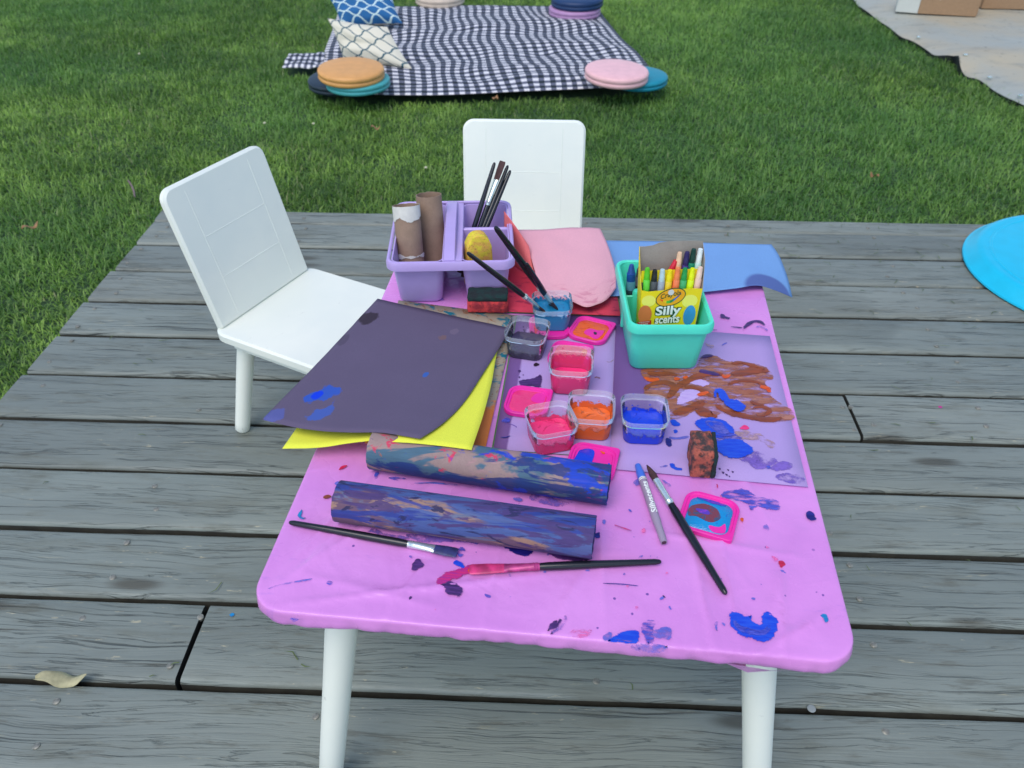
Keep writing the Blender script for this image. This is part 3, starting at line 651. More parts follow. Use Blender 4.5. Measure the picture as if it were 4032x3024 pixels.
# painting on the right hand sheet
z2 = TZ+.0032
B(RD, [(350, 205), (560, 195), (740, 200), (800, 112), (900, 97), (1000, 140), (1180, 155), (1300, 190), (1358, 272), (1290, 300), (1340, 350), (1332, 400), (1420, 470), (1503, 520), (1508, 588), (1330, 610), (1190, 590), (1000, 545), (930, 552), (870, 575), (800, 540), (740, 530), (660, 575), (560, 583), (555, 490), (500, 420), (375, 400), (372, 340), (440, 300), (360, 270)], z2, 'brownwash', lil2, 'brown_wash', n=200)
B(RD, [(612, 472), (640, 392), (700, 357), (790, 372), (800, 400), (740, 440), (660, 470)], z2+.0003, 'lilac', lil2, 'bare_patch'); B(RD, [(715, 302), (790, 280), (868, 308), (830, 332), (760, 325)], z2+.0003, 'lilac', lil2, 'bare_patch')
for pts, w, mm in (([(355, 262), (420, 285), (490, 275)], .006, 'orange'), ([(375, 385), (385, 340), (470, 305), (560, 312), (590, 345), (560, 410), (520, 430)], .007, 'brown'),
                   ([(560, 440), (600, 360), (680, 300), (800, 250), (920, 235), (1010, 255)], .008, 'brown'), ([(650, 345), (740, 340), (850, 385), (870, 420)], .006, 'brown'), ([(760, 410), (830, 385), (865, 380)], .005, 'orange'),
                   ([(560, 560), (660, 520), (760, 480), (850, 440)], .009, 'brown'), ([(760, 440), (800, 520), (880, 550), (905, 540)], .011, 'brown'), ([(770, 210), (860, 230), (960, 250)], .008, 'plum'),
                   ([(960, 240), (990, 262), (1030, 240)], .004, 'orange'), ([(1000, 250), (1120, 230), (1260, 205), (1330, 240)], .010, 'brown'), ([(980, 330), (1100, 290), (1230, 300), (1330, 360)], .006, 'brown'),
                   ([(1240, 330), (1310, 350), (1330, 390)], .006, 'orange'), ([(900, 440), (960, 510), (1060, 545), (1200, 575), (1340, 590), (1490, 560)], .008, 'brown'),
                   ([(1160, 520), (1260, 490), (1330, 520), (1270, 560), (1200, 550)], .004, 'brown'), ([(1170, 440), (1230, 470), (1300, 480)], .005, 'brown'), ([(1020, 170), (1100, 150), (1200, 175), (1320, 215)], .006, 'brown'),
                   ([(600, 265), (630, 290)], .005, 'orange'), ([(660, 275), (700, 255)], .004, 'orange'), ([(380, 220), (440, 240), (560, 235), (640, 260)], .006, 'brown'), ([(790, 120), (850, 100), (900, 100)], .005, 'plum')):
    stroke(RD, pts, w*.85, z2+.0005, mm, lil2)
B(RD, [(910, 360), (955, 350), (1000, 395), (1020, 430), (1080, 440), (1130, 470), (1148, 490), (1110, 530), (1060, 520), (1010, 490), (985, 465), (945, 425), (930, 385), (912, 418), (905, 390)], z2+.0026, 'blue', lil2)
B(RD, [(755, 600), (820, 580), (900, 575), (980, 600), (1040, 650), (1058, 690), (1020, 720), (920, 730), (850, 700), (770, 640)], z2+.0004, 'blue', lil2); B(RD, [(830, 610), (920, 600), (990, 640), (1010, 690), (930, 690)], z2+.0009, 'wash', lil2)
B(RD, [(900, 720), (1020, 690), (1110, 730), (1115, 760), (1020, 790), (915, 800)], z2+.0006, 'dryblue', lil2)
B(RD, [(905, 770), (1000, 740), (1110, 750), (1190, 800), (1195, 840), (1120, 880), (1040, 885), (960, 860), (910, 815)], z2+.0008, 'blue', lil2); B(RD, [(950, 775), (1080, 755), (1170, 800), (1130, 840), (1010, 830)], z2+.0012, 'wash', lil2)
for q in ([(1100, 900), (1200, 840), (1290, 845), (1300, 890), (1220, 925)], [(1170, 930), (1250, 880), (1370, 890), (1370, 930), (1250, 975)], [(1330, 960), (1420, 912), (1500, 930), (1490, 970), (1380, 985)], [(1370, 1030), (1470, 1000), (1600, 1040), (1560, 1080), (1450, 1070)]): B(RD, q, z2+.0002, 'lilacwash', lil2)
B(RD, [(1062, 685), (1130, 675), (1230, 690), (1310, 740), (1370, 770), (1340, 815), (1270, 760), (1180, 745), (1100, 735)], z2, 'beige', lil2); B(RD, [(1100, 655), (1135, 632), (1175, 655), (1130, 665)], z2+.0005, 'pink', lil2)
B(RD, [(565, 595), (605, 592), (643, 632), (610, 645), (570, 625)], z2, 'blue', lil2); B(RD, [(588, 675), (605, 668), (615, 682), (600, 692)], z2, 'blue', lil2, n=20)
B(RD, [(528, 740), (560, 738), (580, 770), (560, 795), (532, 785)], z2, 'navy', lil2); B(RD, [(555, 935), (590, 930), (610, 955), (650, 965), (640, 982), (590, 970)], z2, 'blue', lil2); B(RD, [(487, 950), (530, 940), (545, 948), (500, 962)], z2, 'wash', lil2)
B(RD, [(1300, 945), (1330, 942), (1335, 965), (1305, 968)], z2+.0005, 'dryblue', lil2); stroke(RD, [(540, 725), (620, 735), (730, 715)], .003, z2, 'wash', lil2)
for x, y in ((960, 990), (990, 1010), (1010, 1020), (1000, 970), (935, 960), (1035, 985)): B(RD, [(x, y), (x+18, y+6), (x+10, y+16)], z2, 'plum', lil2, n=12)
B(R4, [(1160, 1110), (1200, 1105), (1250, 1140), (1210, 1150)], z2, 'beige', lil2); stroke(R4, [(1300, 1135), (1340, 1110), (1360, 1105)], .0014, z2, 'wash', lil2)
# spills on the left hand sheet
z1 = TZ+.0025
B(RK, [(318, 685), (330, 658), (400, 648), (470, 630), (505, 608), (518, 640), (512, 690), (490, 718), (430, 708), (350, 705)], z1, 'plum', lil1); B(RK, [(448, 520), (470, 505), (498, 512), (490, 530), (460, 535)], z1, 'black', lil1, n=20)
B(RK, [(310, 575), (325, 568), (333, 580), (318, 592)], z1, 'plum', lil1, n=14); B(RK, [(312, 630), (322, 622), (328, 632), (318, 640)], z1, 'plum', lil1, n=14); B(RK, [(348, 612), (356, 606), (358, 618)], z1, 'plum', lil1, n=12)
B(RK, [(165, 1015), (200, 985), (240, 990), (225, 1030), (190, 1030)], z1, 'dryblue', lil1); stroke(RK, [(145, 1155), (200, 1155), (250, 1140)], .0014, z1, 'navy', lil1); stroke(RK, [(165, 1060), (230, 1040), (290, 1060), (290, 1080)], .001, z1, 'lilacwash', lil1)
stroke(RK, [(1075, 495), (1110, 500), (1150, 475)], .0012, z1, 'beige', lil1); stroke(RK, [(970, 640), (1000, 630), (1030, 650)], .0016, z1, 'brownwash', lil1)
# painted orange sheet below the stack
def painted(nt, base):
    co = coords(nt, 'UV', (4, 9, 1), (0, 0, .6)); a = sm(nt, noi(nt, coords(nt, 'UV', (1.2, 2.4, 1)), 2.2, 3), .36, .44)
    v = nd(nt, 'ShaderNodeSeparateXYZ', {0: coords(nt, 'UV')}).outputs[1]
    a = mth(nt, 'MAXIMUM', mth(nt, 'MULTIPLY', a, .0), sm(nt, mth(nt, 'ADD', v, mth(nt, 'MULTIPLY', noi(nt, co, 3, 4), .25)), .36, .42))
    c = mixc(nt, a, base, C(166, 158, 148)); c = mixc(nt, mth(nt, 'MULTIPLY', a, sm(nt, noi(nt, co, 2.2, 4, .6, 1.), .52, .62)), c, C(28, 120, 150))
    return mixc(nt, mth(nt, 'MULTIPLY', a, sm(nt, noi(nt, co, 3.4, 4, .6, .8), .56, .66)), c, C(150, 110, 84))
m_orp = paper_mat('painted_orange_paper', C(236, 140, 80), .05, painted)
flat('craft_paper', RP, (850, 1162), (1782, 1186), (1110, 62), (2016, 180), TZ+.0036, m_orp, 'orange paper brushed grey and teal, showing beside the yellow sheet')
# yellow and dark violet curled sheets
m_yel = paper_mat('yellow_paper', K(250, 246, 90), .03)
flatten = lambda s: s
sheet('craft_paper', Z(RP, (217, 1203, .437), (500, 1195, .440), (700, 1165, .447), (920, 1141, .457), (1100, 1151, .4695), (1300, 1166, .4705), (1500, 1190, .4705), (1672, 1215, .470)),
      Z(RP, (960, 140, .428), (1450, 230, .428), (1925, 330, .428)), Z(RP, (217, 1203, .437), (590, 660, .431), (960, 140, .428)),
      Z(RP, (1672, 1215, .470), (1760, 950, .456), (1828, 690, .441), (1868, 470, .431), (1925, 330, .428)), m_yel, 'bright yellow craft paper curling over the upper painted tube', 'paper', disp=lambda u, v: Vector((0, 0, .0009*noise.noise((u*3.5, v*3.5, 2))+.0005*noise.noise((u*9, v*9, 5)))))
def stains(nt, base):
    uv = coords(nt, 'UV'); sep = nd(nt, 'ShaderNodeSeparateXYZ', {0: uv}); n_ = noi(nt, uv, 9, 5, .6)
    def spot(cx, cy, rx, ry, c, k, base, wob=.5):
        du = mth(nt, 'DIVIDE', mth(nt, 'SUBTRACT', sep.outputs[0], cx), rx); dv = mth(nt, 'DIVIDE', mth(nt, 'SUBTRACT', sep.outputs[1], cy), ry)
        d = mth(nt, 'ADD', mth(nt, 'SQRT', mth(nt, 'ADD', mth(nt, 'MULTIPLY', du, du), mth(nt, 'MULTIPLY', dv, dv))), mth(nt, 'MULTIPLY', mth(nt, 'SUBTRACT', n_, .5), wob*4))
        return mixc(nt, mth(nt, 'MULTIPLY', mth(nt, 'SUBTRACT', 1., sm(nt, d, .8, 1.05)), k), base, c)
    base = spot(.05, .83, .06, .07, C(48, 40, 52), .85, base); base = spot(.03, .62, .03, .05, C(60, 54, 74), .4, base)
    base = spot(.2, .23, .075, .07, C(30, 86, 200), .8, base, .9); base = spot(.29, .11, .06, .05, C(40, 96, 205), .6, base, .9); base = spot(.17, .22, .03, .035, C(14, 60, 225), 1., base, .4)
    base = spot(.05, .04, .05, .05, C(70, 100, 205), .4, base, .9); base = spot(.68, .48, .018, .025, C(40, 96, 190), .8, base); base = spot(.62, .80, .035, .03, C(120, 92, 90), .6, base, .8)
    return spot(.66, .87, .025, .03, C(112, 100, 130), .6, base, .8)
m_dk = paper_mat('dark_violet_paper', K(98, 92, 128), .05, stains)
sheet('craft_paper', Z(RP, (62, 980, .449), (300, 1037, .452), (600, 1073, .459), (900, 1078, .467), (1020, 1084, .470), (1275, 1128, .474)),
      Z(RP, (950, 48, .4305), (1450, 163, .4305), (1975, 276, .4305)), Z(RP, (62, 980, .449), (500, 532, .440), (950, 48, .4305)),
      Z(RP, (1275, 1128, .474), (1450, 1010, .467), (1610, 850, .456), (1730, 670, .446), (1840, 500, .437), (1975, 276, .4305)), m_dk, 'large dark violet craft paper overhanging the left table edge', 'paper', disp=lambda u, v: Vector((0, 0, .0009*noise.noise((u*3.5, v*3.5, 3))+.0005*noise.noise((u*9, v*9, 5)))))
# red, pink, salmon, blue sheets behind the pots
def redst(nt, base): return mixc(nt, mth(nt, 'MULTIPLY', sm(nt, noi(nt, coords(nt, 'UV', (3, 4, 1)), 2.2, 5, .65), .52, .62), .6), base, C(110, 30, 70))
flat('craft_paper', R3, (905, 1300), (2075, 1341), (1000, 850), (1990, 900), TZ+.0020, m_green, 'pale green paper edge just under the red sheet')
flat('craft_paper', R3, (900, 1292), (2060, 1333), (1000, 850), (1990, 900), TZ+.0048, paper_mat('red_paper', C(208, 66, 96), .06, redst), 'red craft paper with dark smudges under the pink sheet')
def pinkst(nt, base):
    v = nd(nt, 'ShaderNodeSeparateXYZ', {0: coords(nt, 'UV')}).outputs[1]
    f = mth(nt, 'MULTIPLY', mth(nt, 'SUBTRACT', 1., sm(nt, v, .1, .24)), sm(nt, noi(nt, coords(nt, 'UV', (2, 8, 1), (0, 0, .3)), 2.4, 5, .65), .5, .6))
    return mixc(nt, mth(nt, 'MULTIPLY', f, .5), base, C(190, 96, 136))
m_pk = paper_mat('pink_paper', K(255, 178, 208), .04, pinkst)
sheet('craft_paper', Z(R3, (1446, 1180, .446), (1550, 1207, .442), (1650, 1212, .442), (1770, 1260, .440), (1850, 1247, .440), (1950, 1195, .440), (2024, 1110, .436)),
      Z(R3, (1218, 632, .462), (1500, 622, .462), (1760, 615, .456), (1892, 620, .448)), Z(R3, (1446, 1180, .446), (1400, 1090, .450), (1345, 920, .458), (1305, 765, .462), (1218, 632, .462)),
      Z(R3, (2024, 1110, .436), (2018, 960, .440), (1990, 850, .444), (1945, 735, .447), (1892, 620, .448)), m_pk, 'pale pink craft paper with a wavy curled front edge', 'paper', disp=lambda u, v: Vector((0, 0, .0018*noise.noise((u*3.5, v*3.5, 2))+.0005*noise.noise((u*9, v*9, 5)))))
m_sal = paper_mat('salmon_paper', C(228, 120, 130), .06)
sheet('craft_paper', [onz(R3(1135, 890), .428), onz(R3(1300, 1000), .428), onz(R3(1420, 1150), .428)], [onz(R3(1108, 480), .522), onz(R3(1200, 600), .505), onz(R3(1312, 765), .474)],
      [onz(R3(1135, 890), .428), onz(R3(1112, 680), .478), onz(R3(1108, 480), .522)], [onz(R3(1420, 1150), .428), onz(R3(1350, 960), .446), onz(R3(1312, 765), .474)], m_sal, 'salmon paper standing against the side of the lilac caddy', 'paper')
def circ(nt, base):
    sep = nd(nt, 'ShaderNodeSeparateXYZ', {0: coords(nt, 'UV')})
    du = mth(nt, 'DIVIDE', mth(nt, 'SUBTRACT', sep.outputs[0], .835), .155); dv = mth(nt, 'DIVIDE', mth(nt, 'SUBTRACT', sep.outputs[1], -.02), .33)
    d = mth(nt, 'SQRT', mth(nt, 'ADD', mth(nt, 'MULTIPLY', du, du), mth(nt, 'MULTIPLY', dv, dv)))
    return mixc(nt, mth(nt, 'MULTIPLY', mth(nt, 'SUBTRACT', 1., sm(nt, d, .85, 1.05)), .85), base, K(76, 94, 170))
m_blu = paper_mat('blue_paper', K(116, 166, 240), .04, circ)
sheet('craft_paper', Z(R4, (330, 700, .428), (900, 680, .428), (1170, 660, .428), (1420, 632, .430), (1620, 606, .432), (1780, 650, .420), (1925, 710, .398)),
      Z(R4, (250, 213, .426), (800, 222, .428), (1300, 238, .430), (1600, 246, .430), (1742, 248, .428)), Z(R4, (330, 700, .428), (250, 213, .426)),
      Z(R4, (1925, 710, .398), (1895, 580, .406), (1860, 470, .413), (1805, 340, .422), (1742, 248, .428)), m_blu, 'periwinkle blue paper with a dark half disc, drooping past the table edge', 'paper', nu=40)


# ================================================================== CADDIES
def plastic(name, c, rough=.34, sub=0.): 
    m, nt, b = new(name); co = coords(nt)
    base = mixc(nt, sm(nt, noi(nt, co, 30, 4), .3, .7), dark(c, .96), dark(c, 1.03))
    sc = mth(nt, 'MULTIPLY', sm(nt, noi(nt, coords(nt, 'Object', (50, 220, 130), (.4, .3, .6)), 1., 4, .7), .66, .74), .35)
    lnk(nt, mixc(nt, sc, base, dark(c, .55)), b.inputs['Base Color'])
    lnk(nt, mth(nt, 'ADD', rough, mth(nt, 'MULTIPLY', noi(nt, co, 60, 3), .15)), b.inputs['Roughness'])
    b.inputs['Subsurface Weight'].default_value = sub; b.inputs['Subsurface Radius'].default_value = (.006, .006, .006)
    return m
def bucket(w0, d0, w1, d1, z0, z1, r, cx=0, cy=0, th=.0022, cx1=None, cy1=None):
    cx1 = cx if cx1 is None else cx1; cy1 = cy if cy1 is None else cy1
    def at(t, inset):
        return lz(rr(w0+(w1-w0)*t-2*inset, d0+(d1-d0)*t-2*inset, max(.002, r-inset), 7, cx+(cx1-cx)*t, cy+(cy1-cy)*t), z0+(z1-z0)*t)
    L = [lz(rr(w0-.008, d0-.008, r*.7, 7, cx, cy), z0), lz(rr(w0-.002, d0-.002, r, 7, cx, cy), z0+.0012), at(.05, 0), at(.5, 0), at(1, 0), at(1, th), at(.5, th), at(.06, th)]
    L.append(lz(rr(w0-.012, d0-.012, r*.6, 7, cx, cy), z0+.003))
    return loft(L)
m_lc = plastic('lilac_plastic', K(180, 166, 244)); m_tc = plastic('turquoise_plastic', K(78, 230, 216))
# lilac caddy
PC = root('storage_caddy', (-.1445, 1.150, TZ+.0006), .075, 'lilac plastic caddy holding cardboard tubes, brushes and a yellow sponge', 'caddy')
HC = .084
V, Fc = bucket(.066, .155, .078, .192, 0, HC-.002, .012, -.0495, 0); mk('compartment', V, Fc, m_lc, PC)
V, Fc = bucket(.060, .155, .074, .192, 0, HC-.002, .012, .0525, 0); co_ = mk('compartment', V, Fc, m_lc, PC)
V, Fc = boxv(.0175, .088, .005, .012, .004, HC-.001, .002); mk('divider', V, Fc, m_lc, co_)
L = [lz(rr(.180, .198, .016, 8), HC-.002), lz(rr(.188, .206, .018, 8), HC-.0122), lz(rr(.192, .210, .019, 8), HC-.0125), lz(rr(.1925, .2105, .019, 8), HC-.004), lz(rr(.189, .207, .018, 8), HC+.0005), lz(rr(.184, .202, .016, 8), HC+.001), lz(rr(.180, .198, .015, 8), HC-.0004)]
V, Fc = loft(L, wrap=True); mk('rim', V, Fc, m_lc, PC)
V, Fc = boxv(-.0125, .0175, -.096, .096, HC-.0035, HC+.0003, .001); mk('bridge', V, Fc, m_lc, PC)
n = 16; V = []
for i in range(n+1):
    t = i/n; y = -.099+.198*t; z = HC+.0010+.010*math.sin(math.pi*t)**.6; w = .0093
    V += [(-.0015-w, y, z-.003), (-.0015-w+.0015, y, z+.001), (-.0015+w-.0015, y, z+.001), (-.0015+w, y, z-.003)]
Fc = [(i*4+a, i*4+(a+1) % 4, (i+1)*4+(a+1) % 4, (i+1)*4+a) for i in range(n) for a in range(4)]+[(3, 2, 1, 0), (n*4, n*4+1, n*4+2, n*4+3)]
mk('handle', V, [tuple(reversed(f)) for f in Fc], m_lc, PC)

# turquoise caddy
QC = root('storage_caddy', (.1675, .977, TZ+.0034), .045, 'turquoise plastic caddy holding the marker box and crayons', 'caddy')
V, Fc = bucket(.092, .142, .107, .168, 0, .081, .012); mk('compartment', V, Fc, m_tc, QC)
L = [lz(rr(.107, .168, .015, 8), .080), lz(rr(.112, .173, .016, 8), .0715), lz(rr(.116, .177, .017, 8), .0712), lz(rr(.1165, .1775, .017, 8), .079), lz(rr(.113, .174, .016, 8), .0835), lz(rr(.108, .169, .015, 8), .084), lz(rr(.104, .165, .014, 8), .082)]
V, Fc = loft(L, wrap=True); mk('rim', V, Fc, m_tc, QC)
V, Fc = boxv(-.050, .050, .026, .0305, .004, .060, .002); dv = mk('divider', V, Fc, m_tc, QC)
V, Fc = lathe([(.007, .004), (.007, .064), (.0055, .067), (.002, .068)], 20, (-.030, .0282, 0)); mk('handle_post', V, Fc, m_tc, dv)

# ------------------------------------------------------------------ cardboard tubes
def card(name, c, blotch=None):
    m, nt, b = new(name); co = coords(nt)
    base = mixc(nt, sm(nt, noi(nt, co, 60, 5, .7), .3, .7), dark(c, .9), dark(c, 1.06))
    base = mixc(nt, mth(nt, 'MULTIPLY', sm(nt, noi(nt, co, 700, 2), .45, .75), .3), base, dark(c, .7))
    if blotch: base = blotch(nt, base, co)
    lnk(nt, base, b.inputs['Base Color']); b.inputs['Roughness'].default_value = .8
    lnk(nt, bump(nt, noi(nt, co, 500, 3), .2, .0004), b.inputs['Normal']); return m
m_kraft = card('grey_kraft_card', C(146, 124, 112))
m_tissue = mat('torn_tissue', C(206, 208, 214), .9, .08, 80, .5, 300)
def hollow(name, a, c, r, m, parent=None, th=.0012, n=28, rag=.0012, seg=10):
    """open tube from a to c in the parent's (or the world's) frame"""
    a, c = Vector(a), Vector(c); d = (c-a).normalized(); ax = d.cross(Vector((.03, .1, 1))).normalized(); ay = d.cross(ax).normalized()
    L = []
    for rr_, order in ((r, range(seg+1)), (r-th, range(seg, -1, -1))):
        for i in order:
            t = i/seg; Lr = []
            for k in range(n):
                q = 2*math.pi*k/n; w = 1+.012*noise.noise((math.cos(q)*2, math.sin(q)*2, t*3+a.x*40))
                e = rag*noise.noise((math.cos(q)*3, math.sin(q)*3, 5+t*9)) if i in (0, seg) else 0
                Lr.append(a.lerp(c, t)+d*e+ax*(rr_*w*math.cos(q))+ay*(rr_*w*math.sin(q)))
            L.append(Lr)
    V, Fc = loft(L, wrap=True); return V, Fc
def tube_thing(a, c, r, m, label, name='cardboard_tube'):
    c0 = (Vector(a)+Vector(c))/2; z = min(a[2], c[2]); c0.z = z
    V, Fc = hollow(name, Vector(a)-c0, Vector(c)-c0, r, m); o = mk(name, V, Fc, m, None, True, 50); o.location = c0
    return tag(o, label, 'tube', 'cardboard tubes')
A1, A2 = Vector((-.214, 1.105, .4275)), Vector((-.217, 1.155, .553))
def off_ax(P, d): return P
t1a, t1b = Vector((-.206, 1.112, .428)), ony(R3(307, 430), 1.150)
t1 = root('cardboard_tube', (t1a.x, t1a.y, t1a.z), 0, 'short brown cardboard tube with torn white tissue in the lilac caddy', 'tube', 'cardboard tubes')
V, Fc = hollow('x', (0, 0, 0), t1b-t1a, .0205, m_kraft); mk('roll', V, Fc, m_kraft, t1, True, 50)
dv_ = (t1b-t1a)
def band(t0, t1_, rag): 
    n = 72; d = dv_.normalized(); ax = d.cross(Vector((.03, .1, 1))).normalized(); ay = d.cross(ax).normalized(); L = []
    for j, t in enumerate((t0, (t0+t1_)/2, t1_)):
        e = [(rag*(noise.noise((math.cos(2*math.pi*k/n)*1.6, math.sin(2*math.pi*k/n)*1.6, j*7+t0*9))+.35*noise.noise((k*.5, 3, j))) if j == 0 or t1_ < .9 else 0) for k in range(n)]
        L.append([dv_*t+d*e[k]+(ax*math.cos(2*math.pi*k/n)+ay*math.sin(2*math.pi*k/n))*(.0205*1.012+.0006) for k in range(n)])
    return loft(L, False, False)
V, Fc = band(.83, 1.0, .010); mk('tissue_scrap', V, Fc, m_tissue, t1); V, Fc = band(.36, .385, .006); mk('tissue_scrap', V, Fc, m_tissue, t1)
t2b = ony(R3(492, 345), 1.192); tube_thing((-.178, 1.168, .428), t2b, .0205, m_kraft, 'plain brown cardboard tube standing upright in the lilac caddy')
def painted_tube(k, cols):
    def ex(nt, base, co):
        v = nd(nt, 'ShaderNodeMapping', {'Vector': co, 'Location': (k*3.1, k*1.7, k), 'Rotation': (0, 0, .12)}).outputs[0]
        for i, (c, s, lo, st, dist) in enumerate(cols):
            vv = nd(nt, 'ShaderNodeMapping', {'Vector': v, 'Scale': (s*st, s, s), 'Location': (i*5.3, i*2.1, i*1.3)}).outputs[0]
            xx = nd(nt, 'ShaderNodeSeparateXYZ', {0: co}); gx = mth(nt, 'ADD', mth(nt, 'MULTIPLY', xx.outputs[0], .42 if i in (1, 3, 4) else 0.), mth(nt, 'MULTIPLY', xx.outputs[2], -2.2 if (k == 1 and i in (1, 3)) else 0.))
            base = mixc(nt, mth(nt, 'MULTIPLY', sm(nt, mth(nt, 'ADD', noi(nt, vv, 1., 5, .6, dist), gx), lo, lo+.05), .9), base, mixc(nt, noi(nt, nd(nt, 'ShaderNodeMapping', {'Vector': v, 'Scale': (60, 380, 380)}).outputs[0], 1., 4), dark(c, .6), dark(c, 1.25)))
        return base
    return ex
m_pt1 = card('painted_card_tube_upper', C(150, 128, 132), painted_tube(1, [(K(166, 136, 150), 26, .52, .5, .4), (K(52, 104, 140), 24, .42, .3, .6), (K(206, 52, 100), 46, .61, .7, .8), (K(22, 50, 132), 34, .45, .25, 1.0), (K(14, 66, 216), 30, .555, .7, .4), (K(64, 56, 110), 44, .61, .4, 1.2), (K(176, 100, 50), 60, .68, .5, .5)]))
m_pt2 = card('painted_card_tube_lower', C(150, 120, 112), painted_tube(2, [(K(96, 74, 112), 30, .44, .25, 1.), (K(60, 92, 168), 20, .44, .25, .8), (K(94, 112, 158), 40, .56, .2, 1.4), (K(38, 58, 156), 26, .475, .18, 1.2), (K(70, 54, 122), 44, .52, .25, 1.5), (K(32, 36, 92), 60, .57, .3, 1.6), (K(214, 52, 104), 70, .73, .6, .8)]))
a, c = onz(RB(690, 106), .4445), onz(RB(2062, 310), .4445); tube_thing(a, c, .0232, m_pt1, 'long painted tube under the yellow paper, blue with pink and red dabs')
a, c = onz(RB(492, 402), .4445), onz(RB(1975, 613), .4445); tube_thing(a, c, .0232, m_pt2, 'long painted tube nearest the front of the table, streaked violet blue')

# ------------------------------------------------------------------ brushes
m_bl = mat('black_lacquer', C(22, 24, 34), .22, .1, 20); m_fer = mat('ferrule_metal', (.72, .78, .72, 1), .25, .15, 60, metal=.75)
m_hair = mat('brush_hair', C(70, 42, 44), .7, .3, 200); m_hairblue = mat('painted_brush_hair', C(46, 52, 110), .5, .4, 120); m_hairmag = mat('pink_painted_brush_hair', C(196, 52, 120), .4, .4, 90)
m_ferp = mat('paint_smeared_ferrule', C(170, 60, 130), .4, .5, 90, metal=.2)
def brush(A, B, label, flat_=True, hair=m_hair, rs=1., parts=(.64, .79), fm=m_fer, up=None):
    """A = handle end, B = bristle end"""
    A, B = Vector(A), Vector(B); loc = (A+B)/2; loc.z = min(A.z, B.z)
    r = root('paint_brush', loc, 0, label, 'paintbrush', 'paint brushes')
    P = lambda t: A.lerp(B, t)-loc
    t1_, t2_ = parts
    tt = [0, .008, .03, .2, .45, t1_*.92, t1_]; rd = [.0012, .0022, .0029, .0034, .0042, .0041, .0034]
    V, Fc = sweep([P(t) for t in tt], [x*rs for x in rd], 14); mk('handle', V, Fc, m_bl, r)
    tt = [t1_-.004, t1_+.008, t1_+.012, t1_+.018, t1_+.024, t1_+.03, t2_-.02, t2_]; rd = [.0037, .0038, .0042, .0036, .0042, .0037, .0037, .0036]
    fl = [(1, 1)]*6+[(1.25, .75) if flat_ else (.95, .95), (1.5, .5) if flat_ else (.9, .9)]
    V, Fc = sweep([P(t) for t in tt], [x*rs for x in rd], 16, fl); mk('ferrule', V, Fc, fm, r)
    if flat_: tt, rd, fl = [t2_-.01, t2_, t2_+(1-t2_)*.5, .985, 1], [.0036, .0036, .0038, .0038, .0036], [(1.45, .45), (1.45, .5), (1.6, .5), (1.6, .32), (1.5, .15)]
    else: tt, rd, fl = [t2_-.01, t2_, t2_+(1-t2_)*.35, t2_+(1-t2_)*.75, 1], [.0032, .0034, .0036, .002, .0003], [(1, 1)]*5
    V, Fc = sweep([P(t) for t in tt], [x*rs for x in rd], 18, fl)
    V = [v+Vector((noise.noise(Vector(v)*1900), noise.noise(Vector(v)*1900+Vector((9, 0, 0))), 0))*.0004 for v in V]
    mk('bristles', V, Fc, hair, r); return r
zb = TZ+.0052
brush(onz(RB(205, 526), zb), onz(RB(1180, 704), zb), 'black handled flat brush at the left of the front tube, bristles blue', True, m_hairblue, 1.1, (.72, .87))
brush(onz(RC(953, 650), zb), onz(RB(1250, 800), zb), 'black brush in front of the tubes, ferrule smeared pink', True, m_hairmag, 1.1, (.64, .82), m_ferp)
brush(onz(RC(1357, 852), TZ+.0045), onz(RD(384, 938), TZ+.0105), 'black round brush resting across the right pink lid', False, m_hair, 1.15, (.66, .87))
cupB = onz(R3(1500, 1440), TZ+.004)+Vector((0, .028, .008))
for (e, L, k, lab) in (((1036, 608), .205, (.010, .004), 'thickest black brush leaning in the blue paint pot'), ((1288, 905), .135, (.004, .010), 'short black brush close behind the thickest one in the blue pot'), ((808, 818), .19, (-.004, -.004), 'thin black brush leaning left in the blue pot')):
    P0 = cupB+Vector((k[0], k[1], 0)); P1 = reach(R3(*e), P0, L, False)
    brush(P1, P0, lab, True, m_hair, 1.3 if L > .2 else 1.05, (.66, .84))
for (b0, e, y1, up_, lab) in (((868, 600), (1032, 82), 1.235, False, 'leftmost black brush handle standing in the lilac caddy'), ((915, 600), (1098, 72), 1.24, True, 'brush in the lilac caddy standing with brown bristles up'), ((945, 597), (1140, 106), 1.245, False, 'black brush handle right of the upturned bristles in the caddy'), ((972, 594), (1160, 147), 1.24, False, 'rightmost black brush handle standing in the lilac caddy')):
    p0, p1 = ony(R3(*b0), 1.188), ony(R3(*e), y1); d = (p0-p1).normalized(); lo = p1+d*((p1.z-(TZ+.006))/-d.z)
    if up_: brush(lo, p1, lab, True, m_hair, 1.0, (.62, .84))
    else: brush(p1, lo, lab, True, m_hair, 1.0)

